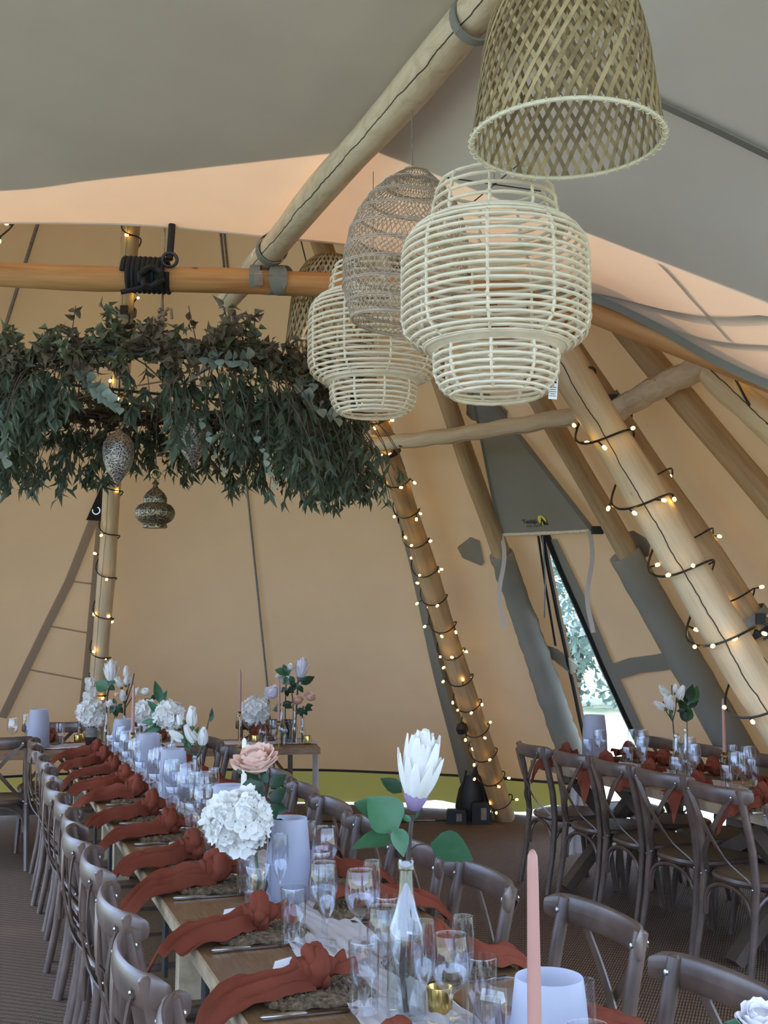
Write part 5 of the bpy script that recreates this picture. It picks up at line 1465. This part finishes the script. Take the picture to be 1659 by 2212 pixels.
f = Fl('peach_peony', 'pair of peach peonies low on the right of the head table flowers', B, B.y); f.stem([(652, 1560), (655, 1525)], .005, 'brownstem'); peony(f.o, f.p(644, 1514), (-.3, -.5, .8), .055, 'petal_p', 32); peony(f.o, f.p(669, 1506), (.4, -.4, .8), .055, 'petal_p', 32)
for b, t in (((655, 1530), (638, 1542)), ((655, 1532), (664, 1545)), ((657, 1528), (675, 1533)), ((653, 1530), (648, 1548)), ((660, 1526), (676, 1522))): f.leaf(b, t, 'rose', 'leafd', -.03, 0, (0, -1, .4), 1.1)
# --- plank table by the door gap
B = atz(1463, 1694, .757); bottle(B, .27, .042, 'clear bottle with magnolia on the plank table', 'bottle', .45, 'bottle', .0125)
f = Fl('magnolia_branch', 'white magnolia branch on the plank table by the door gap', B, B.y); f.stem([(1460, 1640), (1455, 1575), (1453, 1555)], .0035, 'brownstem')
for pth in ([(1453, 1558), (1438, 1535), (1432, 1515)], [(1453, 1558), (1448, 1530), (1446, 1500)], [(1453, 1558), (1460, 1530), (1462, 1490)], [(1452, 1510), (1451, 1480)]): stem(f.o, [f.p(*q) for q in pth], .0028, 'brownstem', 'twig')
for b, ax, L in (((1437, 1532), (-.8, -.2, .5), .075), ((1446, 1505), (-.6, -.2, .7), .08), ((1450, 1535), (-.1, -.4, .9), .09), ((1464, 1512), (.4, -.3, 1), .085), ((1458, 1498), (.1, 0, 1), .05), ((1443, 1520), (-.2, -.2, 1), .06)): magnolia(f.o, f.p(*b), ax, L, .26)
f.leaf((1452, 1555), (1447, 1532), 'rose', 'leaf', -.02, 0, (0, -1, .2), .6)
B = atz(1484, 1688, .757); bottle(B, .29, .038, 'clear bottle with dark green leaves on the plank table', 'bottle', .5, 'bottle', .012)
f = Fl('leafy_branch', 'glossy dark green leafy branch on the plank table by the door gap', B, B.y, 'branch'); f.stem([(1484, 1600), (1484, 1555), (1488, 1510)], .003, 'stem')
for b, t in (((1484, 1560), (1470, 1530)), ((1486, 1558), (1496, 1528)), ((1482, 1545), (1470, 1508)), ((1488, 1515), (1495, 1478)), ((1490, 1520), (1511, 1482)), ((1488, 1522), (1510, 1512)), ((1488, 1530), (1508, 1502)), ((1484, 1520), (1478, 1492)), ((1486, 1525), (1485, 1492)), ((1484, 1556), (1474, 1542)), ((1480, 1535), (1462, 1535))): f.leaf(b, t, 'rose', 'leafd' if fr_.random() < .6 else 'leaf', fr_.uniform(-.04, .02), 0, (fr_.uniform(-.4, .4), -1, .3), .95)
# --- pale pink bloom at the near corner of the long table
B = tab(-1.22, .50, .757); bottle(B, .16, .036, 'short clear bottle with a pale pink bloom near the open end of the long table', 'bottle', .4, 'bottle', .013)
f = Fl('pink_peony', 'pale pink bloom at the open end of the long table', B, 1.72); f.o.location = B; f.stem([(1640, 2235)], .004); peony(f.o, f.p(1642, 2212), (0, -.3, 1), .042, 'petal_l', 30); f.leaf((1625, 2225), (1572, 2205), 'rose', 'leaf', 0, 0, (0, -1, .6), 1)

# ------------------------------------------------------------------ place settings
def napkin_proto(seed):
    rr = random.Random(seed); t = thing('linen_napkin', 'x', 'napkin'); p1, p2, p3 = [rr.random() * 6 for _ in range(3)]
    Lt = rr.uniform(.32, .375); sk_ = rr.uniform(-.05, .05)
    c1, c2 = rr.uniform(.24, .40), rr.uniform(.60, .78)
    def tail(u, v_):
        x = .012 + Lt * u * (.74 + .26 * (v_ if seed % 2 else 1 - v_)); w_ = .026 + .060 * smoothstep(0, .65, u) - .014 * u
        y = (2 * v_ - 1) * w_ + sk_ * u * u + .010 * sin(7 * u + p1)
        h = lerp(.078, .052, smoothstep(0, .6, u)) * (1 - .5 * u)
        def tent(c, wd): return max(0, 1 - abs(v_ - c - .06 * sin(5 * u + c * 9)) / wd)
        big = max(tent(c1, .30), .80 * tent(c2, .26)) ** .7
        pl = .5 + .5 * cos(2 * PI * (3.1 * v_ + .30 * sin(3.2 * u + p1) + p3))
        nz = mn.noise(V((x * 16, y * 22, seed * 3.1))) * .012 + mn.noise(V((x * 42, y * 50, seed * 5.7))) * .004
        z = .008 + h * (.62 * big + .34 * pl * (.35 + .65 * big)) * smoothstep(0, .07, v_) * smoothstep(1, .93, v_) + max(-.005, nz) * smoothstep(0, .2, u)
        if x > .20: z -= (x - .20) * (.25 + .75 * smoothstep(.2, .36, x)) * (.75 + .25 * (1 - big))
        return V((x, y, z))
    obj('draped_tail', MB().grid(tail, 40, 44, .003).mesh('draped_tail', True, 75), M['napkin'], t)
    mb = MB()
    def band(r1, r2, zc, tilt, th_, ph):
        n1, n2 = 40, 12; P = []
        for i in range(n1):
            a = 2 * PI * i / n1; wv = 1 + .10 * sin(3 * a + ph)
            c = V((tilt * cos(a + ph), r1 * cos(a) * wv, zc + r2 * sin(a) * wv))
            P.append(c)
        o_ = len(mb.v)
        mb.tube(P, [th_ * (1 + .16 * sin(2 * PI * i / n1 * 2 + ph) + .10 * sin(2 * PI * i / n1 * 7 + ph)) for i in range(n1)], n2, closed=True)
    band(.030, .034, .050, .006, .021, p1); band(.026, .030, .056, .022, .015, p2); band(.034, .026, .042, .016, .014, p3)
    P = [V((lerp(-.055, .05, k / 12), .004 * sin(k), .046)) for k in range(13)]
    mb.tube(P, [.014, .019, .024, .028, .030, .031, .031, .030, .029, .028, .027, .026, .026], 16)
    mb.v = [tuple(V(q) + V((.3, .7, .7)) * (.006 * mn.noise(V((q[0] * 60, q[1] * 25, q[2] * 25 + seed))) + .0025 * abs(mn.noise(V((q[0] * 170, q[1] * 60, q[2] * 60 + seed)))))) for q in mb.v]
    obj('knot', mb.mesh('knot', True, 80), M['napkin'], t)
    def tip(u, v_):
        x = -.035 - .062 * u; w_ = .018 + .028 * u
        return V((x, (2 * v_ - 1) * w_ + .01 * sin(p1 + 4 * u), .030 + .024 * cos(2 * PI * 1.5 * v_ + p2) * (.5 + .5 * u) + .012 * (1 - u) + .01 * u))
    obj('short_end', MB().grid(tip, 10, 24, .003).mesh('short_end', True, 75), M['napkin'], t)
    return t
NAP = [napkin_proto(k) for k in range(4)]; napn = [0] * 4
def matm():
    mb = MB()
    for k in range(6):
        a, b = .122 - .019 * k, .100 - .0165 * k
        if b <= .012: break
        P = []
        for j in range(64):
            an = 2 * PI * j / 64; c, s_ = cos(an), sin(an); e = .5
            P.append(V((math.copysign(abs(c) ** e, c) * a, math.copysign(abs(s_) ** e, s_) * b, .008 + .0022 * sin(j * 2.6 + k))))
        mb.tube(P, [.0095 * (1 + .20 * sin(j * PI * .5 + k)) for j in range(64)], 6, closed=True)
    return mb.mesh('placemat')
MATM = matm(); MATM.materials.append(M['seagrass'])
core = MB().lathe([(0, .002), (.06, .002), (.06, .012), (0, .013)], 16).mesh('weave_core'); core.materials.append(M['seagrass'])
knife = MB().ribbon([V((x, 0, .004 + .001 * (x > .02))) for x in (.115, .11, .05, .02, .01, -.06, -.10, -.115)], [.008, .014, .012, .009, .014, .018, .014, .003], .005, side=V((0, 1, 0))).tube([V((.118, 0, .007)), V((.112, 0, .007)), V((.04, 0, .0065)), V((.02, 0, .006)), V((.012, 0, .005))], [.003, .0065, .0060, .0045, .003], 8).mesh('knife'); knife.materials.append(M['steel'])
fork = MB()
fork.ribbon([V((x, 0, .004)) for x in (.10, .095, .03, -.01, -.04, -.05)], [.008, .013, .008, .006, .018, .022], .003, side=V((0, 1, 0)))
for k in range(4): fork.ribbon([V((-.05, (k - 1.5) * .0062, .004)), V((-.10, (k - 1.5) * .006, .007))], .003, .0025, side=V((0, 1, 0)))
forkm = fork.mesh('fork'); forkm.materials.append(M['steel'])
# glasses: closed shells with wall thickness
tumm = MB().lathe(shell([(.029, 0), (.031, .003), (.033, .08), (.0345, .150), (.034, .152)], .0016, .010), 22).mesh('tumbler_wall')
wbowl = MB().lathe([(0, .092), (.012, .094), (.03, .108), (.040, .135), (.0405, .155), (.037, .185), (.034, .208), (.0333, .2085), (.0327, .207), (.0355, .185), (.039, .155), (.0385, .136), (.029, .110), (.012, .097), (0, .0955)], 22).mesh('bowl')
wstem = MB().lathe([(0, 0), (.035, 0), (.0352, .0015), (.020, .004), (.006, .010), (.0035, .03), (.0035, .075), (.006, .088), (.010, .0925), (0, .0925)], 18).mesh('stem')
fbowl = MB().lathe([(0, .082), (.008, .084), (.020, .105), (.0255, .14), (.025, .18), (.0225, .215), (.022, .2155), (.0216, .214), (.0238, .18), (.0242, .14), (.019, .107), (.008, .088), (0, .086)], 18).mesh('bowl')
fstem = MB().lathe([(0, 0), (.031, 0), (.0312, .0015), (.016, .004), (.005, .010), (.0032, .03), (.0032, .065), (.006, .079), (.008, .0825), (0, .0825)], 16).mesh('stem')
for m_ in (tumm, wbowl, wstem, fbowl, fstem): m_.materials.append(M['glass'])
rs = random.Random(5)
def glass(kind, p, label, group):
    if kind == 'tumbler':
        o = obj('tumbler', tumm, None, loc=p, rot=(0, 0, rs.random() * 6)); return tag(o, label, 'glass', group)
    t = thing('wine_glass' if kind == 'wine' else 'champagne_flute', label, 'glass', p, rs.random() * 6, group)
    obj('bowl', wbowl if kind == 'wine' else fbowl, None, t); obj('stem', wstem if kind == 'wine' else fstem, None, t)
    return t
LATER = []
def clear(q, r): return min([math.hypot(q.x - x, q.y - y) - r - r2 for x, y, r2 in OCC] or [1])
def setting(fr, a, b, out, ang, where, group, k, gl=None, xs=1.0):
    """fr(a,b,z) table frame; out = world direction towards the diner"""
    z = .7505; rz = math.atan2(out.y, out.x); xv = V((cos(rz), sin(rz), 0)); yv = V((-sin(rz), cos(rz), 0))
    spots = ((-.10, .045), (-.05, .05), (0, .062), (.05, .06))
    best = max((min(0.002, min(clear(fr(a + d, b, z) + xv * dx, r) for dx, r in spots)) - abs(d) * .02, d) for d in (0, .03, -.03, .06, -.06, .09, -.09, .12, -.12, .16, -.16))
    a0_ = a; a = a + best[1]; p = fr(a, b, z)
    for dx, r in spots: OCC.append((p.x + xv.x * dx, p.y + xv.y * dx, r))
    pm = thing('placemat', 'braided seagrass placemat, ' + where, 'placemat', p, rz, 'placemats ' + group)
    obj('braid', MATM, None, pm); obj('weave_core', core, None, pm)
    i = k % 4; n_ = NAP[i] if not napn[i] else copy_tree(NAP[i]); napn[i] = 1
    n_.location = p + V((0, 0, .014)); n_.rotation_euler = (0, 0, rz + rs.uniform(-.12, .12)); s_ = rs.uniform(.95, 1.05); n_.scale = (s_ * xs, s_ * 1.2, s_ * 1.05)
    tag(n_, 'knotted rust linen napkin, ' + where, 'napkin', 'napkins ' + group)
    for nm, me, dy, dx in (('knife', knife, .135, .045), ('fork', forkm, -.135, .03)):
        o = obj(nm, me, None, loc=p + yv * dy + xv * dx, rot=(0, 0, rz + rs.uniform(-.05, .05)))
        tag(o, 'polished steel table %s, %s' % (nm, where), 'cutlery', nm + 's ' + group)
    for kind, da, db in gl or (): LATER.append((kind, fr, a0_ + da + rs.uniform(-.015, .015), b + db + rs.uniform(-.012, .012), where, group))
def place_glasses():
    for kind, fr, a, b, where, group in LATER:
        r = {'tumbler': .036, 'wine': .0425, 'flute': .033}[kind]; cand = []
        for ring in range(0, 22):
            for j in range(1 if ring == 0 else 10):
                an = 2 * PI * j / 10 + ring; q = fr(a + .016 * ring * cos(an), b + .010 * ring * sin(an), .762)
                c = clear(q, r)
                if c > .001: cand.append((ring, q)); break
            if cand: break
        if not cand: print('CROWDED', kind, where)
        q = cand[0][1] if cand else fr(a, b, .762)
        OCC.append((q.x, q.y, r))
        lab = {'tumbler': 'clear straight tumbler', 'wine': 'clear stemmed wine glass', 'flute': 'clear champagne flute'}[kind]
        glass(kind, q, lab + ', ' + where, {'tumbler': 'tumblers ', 'wine': 'wine glasses ', 'flute': 'flutes '}[kind] + group)
LS = (-.50, .08, .64, 1.26, 1.76, 2.22, 2.72, 3.20, 3.72, 4.26, 4.80, 5.26)
for i, s_ in enumerate(LS):
    setting(tab, s_, .19, -TN, 0, 'window side of the long table, %s setting from the head table' % ORD[len(LS) - 1 - i], 'window side of the long table', i, (('tumbler', -.19, .055), ('wine', -.165, .115), ('flute', -.245, .125)))
RS_ = (-.98, -.40, .18, .80, 1.24, 1.80, 2.36, 2.92, 3.5, 4.1, 4.7)
for i, s_ in enumerate(RS_):
    setting(tab, s_, .535, TN, 0, 'aisle side of the long table, %s setting from the head table' % ORD[len(RS_) - 1 - i], 'aisle side of the long table', i + 1, (('tumbler', .10, -.105), ('wine', .15, -.155), ('flute', .225, -.10)), .9)
for i, s_ in enumerate((4.0, 3.5, 3.03, 2.58, 2.06)):
    setting(tab, s_, 2.945, -TN, 0, 'aisle side of the plank table, %s setting from the door gap' % ORD[i], 'aisle side of the plank table', i + 2, (('tumbler', -.17, .06), ('wine', -.16, .13), ('flute', -.23, .10)), .65)
for i, s_ in enumerate((4.05, 3.55, 3.05, 2.5, 1.95)):
    setting(tab, s_, 3.37, TN, 0, 'canvas side of the plank table, %s setting from the door gap' % ORD[i], 'canvas side of the plank table', i, (('tumbler', .05, -.10), ('wine', .10, -.06), ('flute', .17, -.10)))
for i, a_ in enumerate((.26, 1.05, 1.80)):
    setting(lambda a, b, z: head(a, b, z), a_, .58, -HNn, 0, 'head table, %s setting from the window' % ORD[i], 'head table', i + 1, (('tumbler', .04, -.12), ('wine', -.09, -.13), ('flute', -.15, -.09)), .85)
place_glasses()
glass('wine', head(.04, .30, .757), 'clear stemmed wine glass alone by the frosted vase on the head table', None)
for k, (s_, t_, r_) in enumerate(((.30, .17, .5), (.86, .16, .3), (1.99, .17, .6), (-.1, .56, 2.2), (.45, .55, 2.4))):
    P = MB(); P.add([(-.028, -.010, 0), (.028, -.010, 0), (.028, 0, .024), (-.028, 0, .024), (.028, .010, 0), (-.028, .010, 0)], [(0, 1, 2, 3), (3, 2, 4, 5), (0, 3, 5), (1, 4, 2), (0, 5, 4, 1)])
    o = obj('place_card', P.mesh('place_card', False), M['card'], loc=tab(s_, t_, .7515), rot=(0, 0, TROT + r_))
    tag(o, 'small folded white place card on the long table, %s from the big protea' % ORD[(1, 3, 4, 0, 2)[k]], 'card', 'place cards')
mc = MB().grid(lambda u, v_: V((lerp(-.075, .075, u), lerp(-.02, .02, v_), .012 + .014 * (2 * u - 1) ** 2 - .01 * u)), 10, 2, .0012)
tag(obj('menu_card', mc, M['pinkcard'], loc=tab(.27, .30, .762), rot=(0, 0, TROT - .1)), 'curled blush paper strip lying across the gauze runner', 'card')

# ------------------------------------------------------------------ shrubs outside the door gap
def shrub(x, y, h, w_, label, seed):
    rr = random.Random(seed); t = thing('hillside_shrub', label, 'shrub', (x, y, 0.0))
    t.location.z = -.03 + .9 * smoothstep(30, 110, y)
    for k in range(5):
        a = k * 1.26 + rr.random(); stem(t, [(0, 0, -.05), (.2 * cos(a), .2 * sin(a), h * .3), (w_ * .35 * cos(a), w_ * .35 * sin(a), h * .7)], [.09, .07, .03], 'bark', 'branch')
    mb = MB()
    for k in range(5200):
        a, c = rr.random() * 2 * PI, rr.uniform(-1, 1); q = math.sqrt(1 - c * c); r = rr.uniform(.55, 1.0) ** .5 * (1 + .18 * sin(5 * a + 3 * c + seed) + .12 * sin(9 * c + 4 * a))
        p = V((w_ / 2 * q * cos(a) * r, w_ / 2 * q * sin(a) * r, h * .54 + h * .47 * c * r)); d = V((rr.gauss(0, 1), rr.gauss(0, 1), rr.gauss(0, 1)))
        Mx = dirM(p, d, rr.random() * 6); L = rr.uniform(.12, .26)
        mb.add([Mx @ V(v_) for v_ in ((0, 0, 0), (-.3 * L, .5 * L, .05), (0, L, 0), (.3 * L, .5 * L, .05))], [(0, 1, 2, 3)])
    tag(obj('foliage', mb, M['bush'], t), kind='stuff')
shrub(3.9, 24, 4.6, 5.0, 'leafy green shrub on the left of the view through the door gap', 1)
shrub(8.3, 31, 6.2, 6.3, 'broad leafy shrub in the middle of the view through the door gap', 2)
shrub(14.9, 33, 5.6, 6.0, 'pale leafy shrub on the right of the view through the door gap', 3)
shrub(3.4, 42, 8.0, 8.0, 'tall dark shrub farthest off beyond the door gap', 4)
